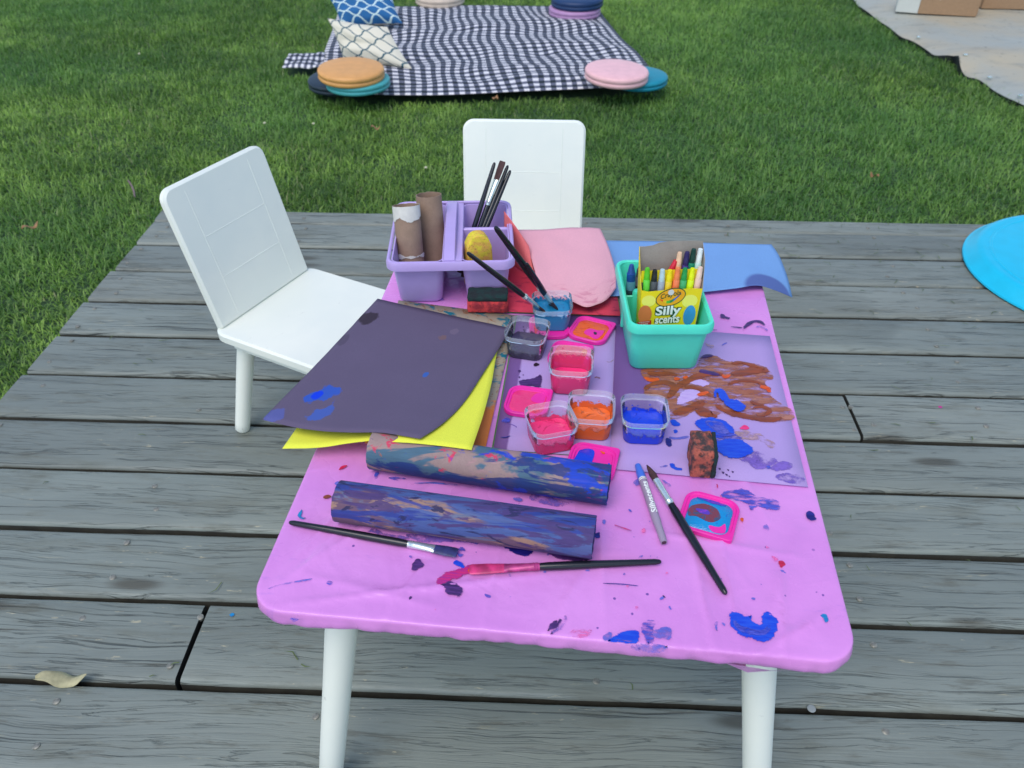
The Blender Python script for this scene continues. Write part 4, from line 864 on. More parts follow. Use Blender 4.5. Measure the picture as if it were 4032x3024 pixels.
# ------------------------------------------------------------------ sponges
def sponge_mat(name, c, c2, pore=True, sc=260):
    m, nt, b = new(name); co = coords(nt)
    v = nd(nt, 'ShaderNodeTexVoronoi', {'Vector': nd(nt, 'ShaderNodeVectorMath', {0: co, 1: nd(nt, 'ShaderNodeTexNoise', {'Vector': co, 'Scale': 200.}).outputs['Color']}, operation='ADD').outputs[0] if False else co, 'Scale': float(sc)}).outputs['Distance']
    base = mixc(nt, sm(nt, noi(nt, co, 90, 4), .4, .62), c, c2)
    hole = mth(nt, 'MULTIPLY', mth(nt, 'SUBTRACT', 1., sm(nt, v, .12, .32)), sm(nt, noi(nt, co, 120, 2), .35, .55)) if pore else mth(nt, 'MULTIPLY', noi(nt, co, 900, 2), .5)
    lnk(nt, mixc(nt, mth(nt, 'MULTIPLY', hole, .75), base, dark(c, .25)), b.inputs['Base Color']); b.inputs['Roughness'].default_value = .95
    lnk(nt, bump(nt, mth(nt, 'SUBTRACT', noi(nt, co, 600, 3), hole), .9, .002), b.inputs['Normal']); return m
def lumpy(w, d, h, amp=.0012, n=9, z0=0, fr=130, seed=0, nz=5):
    V = []; idx = {}; Fc = []
    def vid(i, j, k):
        if (i, j, k) not in idx:
            p = Vector((w*(i/n-.5), d*(j/n-.5), z0+h*k/nz)); q = p+Vector([noise.noise(p*fr+Vector((seed+a*11, a*5, 3))) for a in range(3)])*amp
            q += Vector([noise.noise(p*fr*3+Vector((seed+a*7, a*3, 1))) for a in range(3)])*amp*.5
            ex = (i in (0, n))+(j in (0, n))+(k in (0, nz))
            if ex >= 2: q -= Vector((math.copysign(.0012, p.x)*(i in (0, n)), math.copysign(.0012, p.y)*(j in (0, n)), (.001 if k == nz else -.0 if k == 0 else 0)))
            if k == 0: q.z = z0
            idx[(i, j, k)] = len(V); V.append(q)
        return idx[(i, j, k)]
    for i in range(n):
        for j in range(n):
            Fc.append((vid(i, j, nz), vid(i+1, j, nz), vid(i+1, j+1, nz), vid(i, j+1, nz))); Fc.append((vid(i, j, 0), vid(i, j+1, 0), vid(i+1, j+1, 0), vid(i+1, j, 0)))
        for k in range(nz):
            Fc.append((vid(i, 0, k), vid(i+1, 0, k), vid(i+1, 0, k+1), vid(i, 0, k+1))); Fc.append((vid(i+1, n, k), vid(i, n, k), vid(i, n, k+1), vid(i+1, n, k+1)))
            Fc.append((vid(0, i+1, k), vid(0, i, k), vid(0, i, k+1), vid(0, i+1, k+1))); Fc.append((vid(n, i, k), vid(n, i+1, k), vid(n, i+1, k+1), vid(n, i, k+1)))
    return V, Fc
m_red = sponge_mat('red_cellulose', C(206, 66, 72), C(150, 44, 60)); m_scour = sponge_mat('green_scouring_pad', C(26, 60, 62), C(34, 40, 48), False); m_sal2 = sponge_mat('painted_cellulose', K(176, 96, 86), K(66, 58, 64), True, 200)
m_ysp = sponge_mat('yellow_sponge', K(250, 222, 70), K(236, 186, 96), True, 420)
p = onz(R3(972, 1330), TZ+.002)
s1 = root('scrub_sponge', (p.x, p.y+.017, TZ+.006), .02, 'small dish sponge in front of the lilac caddy, dark green pad over red', 'sponge')
V, Fc = lumpy(.062, .032, .019, .0009, 9, 0, 130, 1); mk('cellulose', V, Fc, m_red, s1, True, 60); V, Fc = lumpy(.061, .0315, .008, .0012, 9, .0192, 200, 4, 3); mk('scouring_pad', V, Fc, m_scour, s1, True, 60)
p = onz(RD(815, 1046), z2+.001)
s2 = root('scrub_sponge', (p.x+.001, p.y+.023, TZ+.0045), -.06, 'paint stained sponge block standing on the right lilac paper', 'sponge')
V, Fc = lumpy(.026, .044, .038, .0022, 9, 0, 90, 8, 7); o = mk('cellulose', V, Fc, m_sal2, s2, True, 60); o.location = (-.003, 0, 0)
V, Fc = lumpy(.006, .043, .036, .0016, 7, 0, 120, 12, 7); o = mk('scouring_pad', V, Fc, m_scour, s2, True, 60); o.location = (.0112, 0, 0)
# yellow sponge: rounded slab with a pink stained cut side
yp = ony(R3(895, 770), 1.105)
s3 = root('yellow_sponge', (yp.x, yp.y, TZ+.006), .3, 'yellow rounded sponge in the front right pocket of the lilac caddy', 'sponge')
L = []
for y in (-.012, -.0105, .0105, .012):
    k = .93 if abs(y) > .011 else 1
    prof = [(-.019*k, 0), (.019*k, 0), (.0195*k, .070), (.0170*k, .085), (.010*k, .0945*k+.001), (0, .0975*k+.001), (-.010*k, .0945*k+.001), (-.0170*k, .085), (-.0195*k, .070)]
    S = smooth_line([Vector((x, y-.0035*z*6, z)) for x, z in prof], 40, True); L.append(S)
V, Fc = loft(L); V = [Vector(v)+Vector((noise.noise(Vector(v)*200), noise.noise(Vector(v)*200+Vector((4, 4, 4))), 0))*.0008 for v in V]
mk('foam', V, Fc, m_ysp, s3, True, 60)
V, Fc = lumpy(.018, .012, .055, .001, 7, 0, 150, 20, 6); o = mk('yellow_sponge', V, Fc, sponge_mat('old_yellow_sponge', C(206, 176, 60), C(180, 150, 60)), None, True, 60)
pp = ony(R3(790, 850), 1.092); o.location = (pp.x+.011, pp.y+.006, TZ+.006); tag(o, 'narrow dull yellow sponge scrap left of the larger yellow sponge', 'sponge')

# ------------------------------------------------------------------ paint pots and lids
def pot_mat(name, c, lvl, dens):
    m, nt, b = new(name); co = coords(nt); z = nd(nt, 'ShaderNodeSeparateXYZ', {0: co}).outputs[2]
    n_ = noi(nt, co, 130, 4, .6, .6); film = sm(nt, mth(nt, 'ADD', mth(nt, 'MULTIPLY', mth(nt, 'SUBTRACT', lvl, z), 30.), n_), .50, .58)
    film = mth(nt, 'MULTIPLY', film, dens); sp_ = sm(nt, noi(nt, co, 210, 3, .6), .66, .70); film = mth(nt, 'MAXIMUM', film, mth(nt, 'MULTIPLY', sp_, .8))
    lnk(nt, c, b.inputs['Base Color']) if isinstance(c, bpy.types.NodeSocket) else None
    b.inputs['Base Color'].default_value = c; b.inputs['Roughness'].default_value = .25
    tp = nd(nt, 'ShaderNodeBsdfTransparent', {'Color': (1, 1, 1, 1)}); gl = nd(nt, 'ShaderNodeBsdfGlossy', {'Color': (1, 1, 1, 1), 'Roughness': .08}); df = nd(nt, 'ShaderNodeBsdfDiffuse', {'Color': (.8, .84, .86, 1)})
    fr = nd(nt, 'ShaderNodeFresnel', {'IOR': 1.22}).outputs[0]
    rim_ = mth(nt, 'ADD', .06, mth(nt, 'MULTIPLY', sm(nt, z, .0275, .0300), .12))
    s1_ = nd(nt, 'ShaderNodeMixShader', {0: rim_, 1: tp.outputs[0], 2: df.outputs[0]}); s2_ = nd(nt, 'ShaderNodeMixShader', {0: fr, 1: s1_.outputs[0], 2: gl.outputs[0]})
    s3_ = nd(nt, 'ShaderNodeMixShader', {0: film, 1: s2_.outputs[0], 2: b.outputs[0]}); lnk(nt, s3_.outputs[0], nt.nodes['Material Output'].inputs[0]); return m
def swirl(name, c, c2, lo=.5):
    m, nt, b = new(name); co = coords(nt); n_ = noi(nt, co, 55, 5, .6, 2.6)
    lnk(nt, mixc(nt, sm(nt, n_, lo, lo+.14), c, c2), b.inputs['Base Color']); b.inputs['Roughness'].default_value = .16; lnk(nt, bump(nt, n_, .5, .002), b.inputs['Normal']); return m
POTC = {}
def pot(front, f, rot, c, c2, lvl, dens, label, z=TZ+.003, fill=.012, w=.059, h=.037, lo=.55):
    P = onz(f(*front), z); dn = .0255
    r = root('paint_pot', (P.x, P.y+dn, z), rot, label, 'paint pot', 'open clear paint pots')
    def q(s, rad): return rr(w*s, w*s, rad, 7)
    L = [lz(q(.80, .009), 0), lz(q(.845, .011), .0012), lz(q(.90, .013), h*.5), lz(q(.925, .0135), h*.78), lz(q(.985, .0145), h*.79), lz(q(1., .0145), h*.985), lz(q(1., .0145), h), lz(q(.97, .014), h), lz(q(.955, .0135), h*.82), lz(q(.90, .013), h*.79), lz(q(.875, .012), h*.5), lz(q(.82, .0105), .002), lz(q(.5, .006), .0018)]
    V, Fc = loft(L); mk('cup', V, Fc, pot_mat('pot_'+label[:14], c, lvl, dens), r)
    t = lambda zz: .82+(.875-.82)*zz/(h*.5)
    L = [lz(rr(w*.76, w*.76, .009, 7), .0022), lz(rr(w*(t(0)-.012), w*(t(0)-.012), .010, 7), .003), lz(rr(w*(t(fill)-.012), w*(t(fill)-.012), .0115, 7), fill)]
    for s in (.8, .55, .3, .1):
        L.append([(x, y, fill-.0012+.0014*noise.noise((x*120, y*120, P.x*50))) for x, y in rr(w*.86*s, w*.86*s, .0115*s, 7)])
    V, Fc = loft(L); mk('paint', V, Fc, swirl('wet_'+label[:14], c, c2, lo), r); return r
pot((1405, 1221), RK, -.02, C(18, 60, 225), C(12, 34, 170), .016, .9, 'clear pot of royal blue paint, rightmost of the pots', fill=.013, z=TZ+.0035, lo=.6)
pot((940, 1183), RK, -.07, C(226, 104, 40), C(150, 66, 40), .020, .85, 'clear pot of orange paint beside the blue pot', fill=.012)
pot((590, 1298), RK, .30, C(240, 56, 128), C(200, 30, 90), .017, .8, 'tilted clear pot of bright pink paint nearest the tubes', fill=.012)
pot((765, 787), RK, -.06, C(236, 44, 130), C(190, 20, 70), .030, .55, 'clear pot of hot pink paint standing on the edge of a lid', h=.042, fill=.008, z=TZ+.004)
pot((385, 482), RK, -.22, C(58, 50, 84), C(50, 44, 76), .012, .6, 'clear pot of dark violet paint beside the dark violet paper', fill=.012, lo=.7)
pot((1495, 1462), R3, .06, C(30, 130, 190), C(22, 100, 160), .028, .9, 'clear pot of teal blue paint with brushes leaning in it', z=TZ+.0055, fill=.020)
m_lid = mat('hot_pink_plastic', C(255, 42, 172), .3, .05, 30)
def lid(f, corners, label, paints, point=0, z=TZ+.003):
    """corners: far left, far right, near right, near left (picture); point = index of the pointed tab corner"""
    Q = [onz(f(*c), z+.004) for c in corners]; c0 = sum(Q, Vector())/4; ux = ((Q[1]-Q[0])+(Q[2]-Q[3])).normalized(); rz = math.atan2(ux.y, ux.x)
    w = ((Q[1]-Q[0]).length+(Q[2]-Q[3]).length)/2; d = ((Q[0]-Q[3]).length+(Q[1]-Q[2]).length)/2; w = d = min(.066, max(.058, (w+d)/2))
    r = root('pot_lid', (c0.x, c0.y, z), rz, label, 'lid', 'hot pink pot lids')
    rad = [.016]*4; rad[{1: 0, 0: 1, 3: 2, 2: 3}[point]] = .0045
    R_ = lambda i: [max(.003, x-i) for x in rad]
    L = [lz(rr(w-.003, d-.003, R_(.001), 7), 0), lz(rr(w, d, rad, 7), .0008), lz(rr(w, d, rad, 7), .0058), lz(rr(w-.0014, d-.0014, R_(.0007), 7), .0066), lz(rr(w-.006, d-.006, [.0135]*4, 7), .0064), lz(rr(w-.0078, d-.0078, [.013]*4, 7), .0046), lz(rr(w-.012, d-.012, [.012]*4, 7), .0044), lz(rr(w-.0145, d-.0145, [.0115]*4, 7), .0024), lz(rr(w*.3, d*.3, [.006]*4, 7), .0023)]
    V, Fc = loft(L); mk('lid', V, Fc, m_lid, r)
    for pts, mm, dz in paints:
        W_ = [Vector((x*w/2, y*d/2, 0)) for x, y in pts]; S = smooth_line(W_, 48, True)
        S = [p*(1+.05*noise.noise(p*160)) for p in S]; ar = sum(S[i].x*S[(i+1) % 48].y-S[(i+1) % 48].x*S[i].y for i in range(48))
        top = [(p.x, p.y, .0034+dz) for p in S]; bot = [(p.x*1.02, p.y*1.02, .0026) for p in S]; 
        Fc = [tuple(range(48)) if ar > 0 else tuple(range(47, -1, -1))]+[((48+i, 48+(i+1) % 48, (i+1) % 48, i) if ar > 0 else (i, (i+1) % 48, 48+(i+1) % 48, 48+i)) for i in range(48)]
        mk('paint_puddle', top+bot, Fc, WM[mm], r, True, 60)
    return r
WM = {'orange': swirl('wet_orange', C(234, 96, 26), C(206, 70, 22), .5), 'pink': swirl('wet_pink', C(252, 60, 132), C(240, 40, 120), .55), 'red': swirl('wet_red', C(232, 30, 80), C(180, 20, 60), .5), 'blue': swirl('wet_blue', C(16, 62, 226), C(20, 50, 190), .6), 'cyan': swirl('wet_cyan', C(16, 140, 214), C(40, 90, 190), .58), 'mud': swirl('wet_mud', C(120, 60, 80), C(60, 80, 120), .45), 'black': PM['black'], 'hot': m_lid, 'violet': swirl('wet_violet', C(90, 60, 190), C(150, 60, 200), .5)}
full = [(-.7, -.7), (0, -.76), (.7, -.7), (.76, 0), (.7, .7), (0, .76), (-.7, .7), (-.76, 0)]
lid(RK, [(820, 100), (1172, 163), (1055, 366), (732, 258)], 'pink lid with orange paint, farthest right beside the turquoise caddy', [(full, 'orange', 0), ([(-.25, -.3), (.1, -.5), (.5, -.62), (.62, -.2), (.6, .2), (.3, .12), (-.1, .1)], 'hot', .0006), ([(.2, -.1), (.35, -.12), (.38, -.28), (.25, -.26)], 'black', .001)], 1)
lid(RK, [(640, 308), (978, 372), (900, 560), (528, 505)], 'pink lid with red paint under the hot pink pot', [(full, 'red', 0), ([(.5, .5), (.7, .7), (.74, .3), (.6, .2)], 'orange', .0006)], 1)
lid(RK, [(245, 708), (614, 742), (560, 1000), (162, 930)], 'pink lid full of pink paint, left of the tilted pink pot', [(full, 'pink', 0), ([(.1, .2), (.3, .68), (.68, .66), (.7, .1), (.4, .0)], 'hot', .0005), ([(.2, -.6), (.5, -.68), (.6, -.45), (.35, -.5)], 'red', .0006)], 1)
lid(RK, [(800, 1200), (1224, 1262), (1112, 1555), (690, 1460)], 'pink lid with blue paint, half under the upper painted tube', [([(-.74, -.2), (-.6, .6), (-.1, .72), (0, .3), (-.1, -.3), (-.5, -.7)], 'blue', 0), ([(.6, -.7), (.74, -.1), (.66, .1), (.5, -.4)], 'blue', .0002), ([(.2, .72), (.4, .7), (.35, .6)], 'orange', .0003)], 1)
lid(RK, [(400, 150), (800, 85), (725, 290), (385, 240)], 'pink lid under the teal blue paint pot', [([(-.7, -.6), (-.5, .2), (-.6, .5), (-.75, 0)], 'red', 0)], 1, TZ+.0028)
lid(RD, [(672, 1132), (1106, 1240), (1066, 1545), (612, 1400)], 'pink lid with turquoise and brown swirls under the round brush', [(full, 'cyan', 0), ([(-.72, .2), (-.3, .5), (.2, .42), (.4, 0), (.1, -.3), (-.4, -.2), (-.7, -.25)], 'mud', .0005), ([(-.5, .15), (-.1, .22), (.0, .05), (-.3, 0)], 'violet', .0008), ([(.1, -.5), (.45, -.42), (.62, -.2), (.68, -.6), (.3, -.72)], 'hot', .0006), ([(-.6, .74), (0, .78), (.5, .72), (0, .64)], 'violet', .0006)], 2, TZ+.0012)

# ------------------------------------------------------------------ loose marker
def text_mesh(s, bold=0., res=3, shear=0.):
    cu = bpy.data.curves.new('txt', 'FONT'); cu.body = s; cu.offset = bold; cu.resolution_u = res; cu.shear = shear; cu.align_x = 'LEFT'
    o = bpy.data.objects.new('txt', cu); col.objects.link(o); dg = bpy.context.evaluated_depsgraph_get(); me = bpy.data.meshes.new_from_object(o.evaluated_get(dg))
    import bmesh
    bm = bmesh.new(); bm.from_mesh(me); ys = [v.co.y for v in bm.verts]; lo_, hi_ = min(ys), max(ys)
    for q in range(1, 8): bmesh.ops.bisect_plane(bm, geom=bm.verts[:]+bm.edges[:]+bm.faces[:], plane_co=(0, lo_+(hi_-lo_)*q/8+.0007, 0), plane_no=(0, 1, 0))
    bm.to_mesh(me); bm.free()
    V = [v.co.copy() for v in me.vertices]; Fc = [tuple(p.vertices) for p in me.polygons]
    bpy.data.objects.remove(o); bpy.data.curves.remove(cu); bpy.data.meshes.remove(me)
    x0, x1 = min(v.x for v in V), max(v.x for v in V); y0, y1 = min(v.y for v in V), max(v.y for v in V)
    return [((v.x-x0)/(x1-x0), (v.y-y0)/(y1-y0)) for v in V], Fc
m_barrel = plastic('grey_marker_plastic', C(150, 138, 170), .3); m_wht = mat('white_print', C(236, 240, 250), .5, .02); m_btip = plastic('blue_marker_cap', C(64, 110, 222), .25); m_bend = mat('dark_marker_plug', C(58, 40, 52), .5)
A, Bq = onz(RD(517, 1535), TZ+.0055), onz(RD(313, 938), TZ+.0055); loc = (A+Bq)/2; loc.z = TZ+.001
r = root('loose_marker', loc, 0, 'slim grey marker with a blue cap lying on the cloth beside the round brush', 'marker')
P = lambda t: A.lerp(Bq, t)-loc
V, Fc = sweep([P(t) for t in (.0, .012, .03, .04, .22, .235, .55, .83)], [.0034, .0037, .0037, .0039, .0042, .0047, .0048, .0047], 18); mk('barrel', V, Fc, m_barrel, r)
V, Fc = sweep([P(t) for t in (-.004, .004, .0121)], [.0024, .003, .0032], 14); mk('end_plug', V, Fc, m_bend, r)
V, Fc = sweep([P(t) for t in (.80, .83, .90, .905, .97, .995, 1)], [.0050, .0051, .0049, .0042, .0038, .0034, .0022], 18); mk('cap', V, Fc, m_btip, r)
d = (Bq-A); L_ = d.length; d.normalize(); sx = d.cross(Vector((0, 0, 1))).normalized(); upv = sx.cross(d)
def on_barrel(t, a, rad): return P(t)+(sx*math.sin(a)+upv*math.cos(a))*rad
TV, TF = text_mesh('Sillyscents', .03)
mk('lettering', [on_barrel(.335+.40*x, .15-(y-.5)*1.9, .00512) for x, y in TV], TF, m_wht, r, False)
for t0 in (.765, .785):
    V = [on_barrel(t0+dt_+.006*math.cos(a*1.2), a, .00505) for a in [i/12*2.6-1.3 for i in range(13)] for dt_ in (0, .011)]
    mk('stripe', V, [(2*i, 2*i+2, 2*i+3, 2*i+1) for i in range(12)], m_wht, r, False)

# ------------------------------------------------------------------ marker box with its markers
ftl, ftr, btl, btr = Vector((.133, .945, .527)), Vector((.2145, .945, .531)), Vector((.1295, .985, .571)), Vector((.2135, .985, .579))
bz = TZ+.0075; fbl, fbr, bbl, bbr = Vector((.1365, .938, bz)), Vector((.2095, .938, bz)), Vector((.1365, .972, bz)), Vector((.2095, .972, bz))
m_yc = mat('yellow_printed_card', C(238, 212, 24), .5, .05, 40); m_gc = card('grey_card', C(150, 146, 146))
box = root('marker_box', (.173, .955, bz), 0, 'open torn yellow marker box standing in the turquoise caddy', 'box')
bl_ = Vector(box.location)
def panel(name, poly, th, m, nrm, parent=box, back=None):
    n = len(poly); q = [Vector(p)-bl_ for p in poly]; V = q+[p+Vector(nrm)*th for p in q]
    Fc = [tuple(range(n)), tuple(range(2*n-1, n-1, -1))]+[(i, i+n, (i+1) % n+n, (i+1) % n) for i in range(n)]
    o = mk(name, V, Fc, m, parent, False)
    if back: o.data.materials.append(back); o.data.polygons[1].material_index = 1
    return o
fp = panel('front_panel', [fbl, fbr, ftr, ftr.lerp(ftl, .15)+Vector((0, 0, .0008)), ftr.lerp(ftl, .55)-Vector((0, 0, .0006)), ftr.lerp(ftl, .88)-Vector((0, 0, .003)), ftl.lerp(ftr, .03)-Vector((0, 0, .0012)), ftl], .0006, m_yc, (0, 1, 0))
torn = [bbr, bbl, btl, btl.lerp(btr, .1)-Vector((0, 0, .0005)), btl.lerp(btr, .22)+Vector((0, 0, .0005)), btl.lerp(btr, .32)+Vector((0, 0, .004)), btl.lerp(btr, .45)+Vector((0, 0, .0048)), btl.lerp(btr, .55)+Vector((0, 0, .0045)), btl.lerp(btr, .72)+Vector((0, 0, .004)), btl.lerp(btr, .85)+Vector((0, 0, .0035)), btr+Vector((0, 0, .002))]
panel('back_panel', torn[::-1], .0006, m_gc, (0, 1, 0), back=m_yc)
panel('side_panel', [bbl, fbl, ftl, ftl.lerp(btl, .4)+Vector((0, 0, -.004)), btl], .0006, m_yc, (1, 0, 0), back=m_gc)
panel('side_panel', [fbr, bbr, btr, btr.lerp(ftr, .5)+Vector((.0015, 0, .009)), ftr], .0006, m_gc, (1, 0, 0), back=m_yc)
panel('tuck_flap', [ftl.lerp(btl, .35)+Vector((.001, 0, -.012)), ftr.lerp(btr, .35)+Vector((-.001, 0, -.012)), ftr.lerp(btr, .35)+Vector((-.001, 0, .006)), ftl.lerp(btl, .35)+Vector((.001, 0, .006))], .0005, m_yc, (0, 1, 0))
# print on the front: s across 0..1 (picture x 500..1515), t down from the top edge in picture rows
def fpt(x, y, lift=.0004):
    s = (x-500)/1015; t = (y-1015)/ (1545-1015)*.535
    a = ftl.lerp(ftr, s); b_ = fbl.lerp(fbr, s); return a.lerp(b_, t)+Vector((0, -lift, 0))-bl_
def disc(name, cx, cy, rx, ry, m, lift, rot=0., n=36, parent=fp):
    V = [fpt(cx+rx*math.cos(a)*math.cos(rot)+ry*math.sin(a)*math.sin(rot), cy-rx*math.cos(a)*math.sin(rot)+ry*math.sin(a)*math.cos(rot), lift) for a in [-i*2*math.pi/n for i in range(n)]]
    return mk(name, V, [tuple(range(n))], m, parent, False)
m_dgreen = mat('dark_green_print', C(20, 76, 50), .5, .03); m_omark = mat('orange_print', C(240, 166, 24), .5, .03); m_pale = mat('pale_yellow_print', C(246, 230, 110), .5, .03); m_redp = mat('red_print', C(186, 30, 40), .5, .03); m_peach = mat('peach_print', C(214, 120, 70), .5, .06, 60); m_aqua = mat('blue_print', C(60, 150, 225), .5, .1, 60)
disc('print_glow', 640, 1180, 120, 85, m_pale, .0003); disc('print_glow', 1340, 1190, 130, 95, m_pale, .0003)
disc('print_patch', 590, 1385, 120, 140, m_peach, .0005); disc('print_patch', 1375, 1400, 105, 150, m_aqua, .0005)
disc('logo_border', 1005, 1128, 252, 132, m_dgreen, .0005, .22); disc('logo_oval', 1005, 1128, 238, 119, m_omark, .0007, .22)
for i, cc in enumerate((C(226, 80, 30), C(236, 190, 30), C(90, 180, 60), C(30, 130, 90), C(40, 110, 200), C(50, 60, 160))):
    mm = mat('smile_%d' % i, cc, .5, .02); V = []
    for k in range(4):
        t = (i+k/3)/6; x = 825+350*t; yc = 1155-85*t+95*math.sin(math.pi*t)*.9; hw = 26*math.sin(math.pi*min(.97, max(.03, t)))**.7+2
        V += [fpt(x, yc-hw, .0009), fpt(x, yc+hw*.5, .0009)]
    mk('logo_smile', V, [(2*k, 2*k+1, 2*k+3, 2*k+2) for k in range(3)], mm, fp, False)
def label_text(s, x0, y0, x1, y1, slope, m, lift, bold=.02, arch=0.):
    TV, TF = text_mesh(s, bold); return mk('lettering', [fpt(x0+(x1-x0)*x, y1+(y0-y1)*y-slope*x-arch*math.sin(math.pi*x), lift) for x, y in TV], TF, m, fp, False)
label_text('Crayola', 835, 1080, 1170, 1178, 65, m_dgreen, .0011, .012, 8)
for (s, q) in (('Silly', (775, 1262, 1215, 1440)), ('scents', (780, 1418, 1212, 1530))):
    label_text(s, q[0]-14, q[1]-6, q[2]+14, q[3]+6, 26, m_dgreen, .0008, .11); label_text(s, *q, 26, m_wht, .0012, .03)
mk('banner', [fpt(470, 1500, .0009), fpt(470, 1560, .0009), fpt(715, 1540, .0009), fpt(715, 1470, .0009)], [(0, 1, 2, 3)], m_redp, fp, False)
label_text('INTRODUCING', 492, 1502, 680, 1520, 20, m_wht, .0012, .01); label_text('PEACH!', 525, 1527, 655, 1548, 14, m_wht, .0012, .02)
disc('torn_spot', 1000, 1050, 50, 42, mat('torn_card', C(206, 208, 222), .8), .0014)
MK = [(620, 645, .957, C(96, 206, 66), C(84, 190, 40), 'lime green marker at the left end of the front row in the box'), (742, 675, .957, C(70, 76, 86), C(30, 32, 36), 'charcoal marker second in the front row of the box'), (868, 668, .957, C(150, 166, 190), C(176, 206, 226), 'grey blue marker in the front row of the box'),
      (990, 678, .957, C(226, 200, 40), C(250, 218, 20), 'golden yellow marker in the front row of the box'), (1120, 648, .957, C(238, 124, 80), C(248, 130, 84), 'orange marker in the front row of the box'), (1238, 650, .957, C(60, 168, 110), C(30, 150, 80), 'mid green marker in the front row of the box'), (1360, 650, .957, C(206, 246, 10), C(222, 250, 20), 'fluorescent yellow marker in the front row of the box'), (1487, 630, .957, C(222, 190, 184), C(244, 206, 200), 'pale pink marker at the right end of the front row'),
      (1150, 390, .9725, C(226, 160, 120), C(250, 196, 170), 'peach marker at the left of the back row in the box'), (1272, 382, .9725, C(66, 54, 140), C(44, 36, 100), 'indigo marker in the back row of the box'), (1380, 335, .9725, C(10, 132, 100), C(10, 62, 54), 'dark green marker in the back row of the box'), (1488, 333, .9725, C(186, 222, 228), C(226, 244, 250), 'whitish marker at the right of the back row')]
for (x, y, yy, c1, c2, lab) in MK:
    tp_ = ony(R5(x, y), yy); fx = .1400+(.2055-.1400)*(x-560)/(1470-560); bt = Vector((fx, yy-.004, bz+.002)); L_ = (tp_-bt).length
    r = root('marker', bt, 0, lab, 'marker', 'markers standing in the box'); dd = tp_-bt
    V, Fc = sweep([dd*t for t in (0, .3, .62, .63, .86, .87)], [.0046, .0047, .0047, .0050, .0046, .0036], 16); mk('barrel', V, Fc, plastic('marker_plastic', c1, .3), r)
    V, Fc = sweep([dd*t for t in (.86, .93, .935, .975, 1)], [.0041, .0039, .0036, .0035, .0029], 10); mk('cap_tip', V, Fc, plastic('marker_tip', c2, .3), r)
pa, pb = ony(R5(905, 900), .968), ony(R5(1085, 520), .972); V, Fc = sweep([Vector((0, 0, 0)), (pb-pa)*.5, pb-pa], [.0050, .0048, .003], 14); o = mk('marker', V, Fc, plastic('red_marker', C(206, 40, 66), .3)); o.location = pa; tag(o, 'red marker lying aslant behind the front row in the box', 'marker', 'markers standing in the box')
# crayons in the rear pocket of the turquoise caddy
def crayon(bt, tp_, r0, c, wrap, label):
    bt, tp_ = Vector(bt), Vector(tp_); r = root('crayon', bt, 0, label, 'crayon', 'crayons in the turquoise caddy'); d = tp_-bt
    V, Fc = sweep([d*t for t in (0, .74)], [r0]*2, 18); mk('wrapper', V, Fc, mat('crayon_wrap', wrap, .6), r)
    V, Fc = sweep([d*t for t in (.52, .60)], [r0*1.02]*2, 18); mk('wrapper_band', V, Fc, mat('crayon_band', dark(wrap, .18), .6), r)
    V, Fc = sweep([d*t for t in (.735, .86, .862, .97, 1)], [r0*.97, r0*.97, r0*.86, r0*.55, r0*.4], 18); mk('wax', V, Fc, mat('crayon_wax', c, .4, .15, 80), r)
tp_ = ony(R5(212, 583), 1.02); tp_.x += .013; crayon((tp_.x+.004, 1.012, TZ+.007), tp_, .0066, C(26, 72, 160), C(90, 150, 190), 'thick blue crayon at the back left of the turquoise caddy')
tp_ = ony(R5(452, 520), 1.035); tp_.x += .008; crayon((tp_.x-.006, 1.022, TZ+.007), tp_, .0066, C(74, 62, 76), C(150, 130, 150), 'thick dark plum crayon half behind the marker box')
tp_ = ony(R5(450, 700), 1.03); tp_.x += .008; crayon((tp_.x-.008, 1.018, TZ+.007), tp_, .0045, C(206, 150, 150), C(196, 150, 154), 'pinkish crayon leaning against the marker box')


# ================================================================== LAWN THINGS
# --- gingham blanket
m_ging, nt, b = new('black_and_white_gingham')
uv = coords(nt, 'UV', (32, 36, 1)); s_ = nd(nt, 'ShaderNodeSeparateXYZ', {0: uv})
def half(x): return mth(nt, 'GREATER_THAN', mth(nt, 'FRACT', x), .5)
fu, fv = half(s_.outputs[0]), half(s_.outputs[1]); k = mth(nt, 'MULTIPLY', mth(nt, 'ADD', fu, fv), .5)
cA = mixc(nt, mth(nt, 'MULTIPLY', mth(nt, 'MINIMUM', k, .5), 2.), K(214, 222, 244), K(92, 100, 128)); cB = mixc(nt, mth(nt, 'MULTIPLY', fu, fv), cA, K(18, 30, 40))
lnk(nt, cB, b.inputs['Base Color']); b.inputs['Roughness'].default_value = .8; lnk(nt, bump(nt, noi(nt, coords(nt), 200, 3), .3, .002), b.inputs['Normal'])
m_under = mat('black_blanket_backing', C(16, 20, 26), .6)
def bdisp(u, v):
    e = min(1, 12*min(u, 1-u, v, 1-v)); x, y = u*1.6, v*1.7
    a = noise.noise((x*3.2+y*1.5, y*4.5, 1))*.020+noise.noise((x*7, y*11, 5))*.010+.012*math.sin(x*22+6*noise.noise((x*2, y*2, 3)))*max(0, noise.noise((x*2, y*2.4, 8)))
    lat = noise.noise((x*3, y*3, 15))*.034
    return Vector((lat*e, noise.noise((x*3, y*3, 25))*.034*e, (a+.014)*e))
blanket = sheet('picnic_blanket', bl_bot, bl_top, bl_left, bl_right, m_ging, 'black and white gingham picnic blanket spread on the lawn', 'blanket', .004, 70, 70, bdisp)
blanket.data.materials.append(m_under); blanket.modifiers[0].material_offset = 1; blanket.modifiers[0].material_offset_rim = 1
m_g2 = m_ging.copy(); m_g2.name = 'gingham_flap'
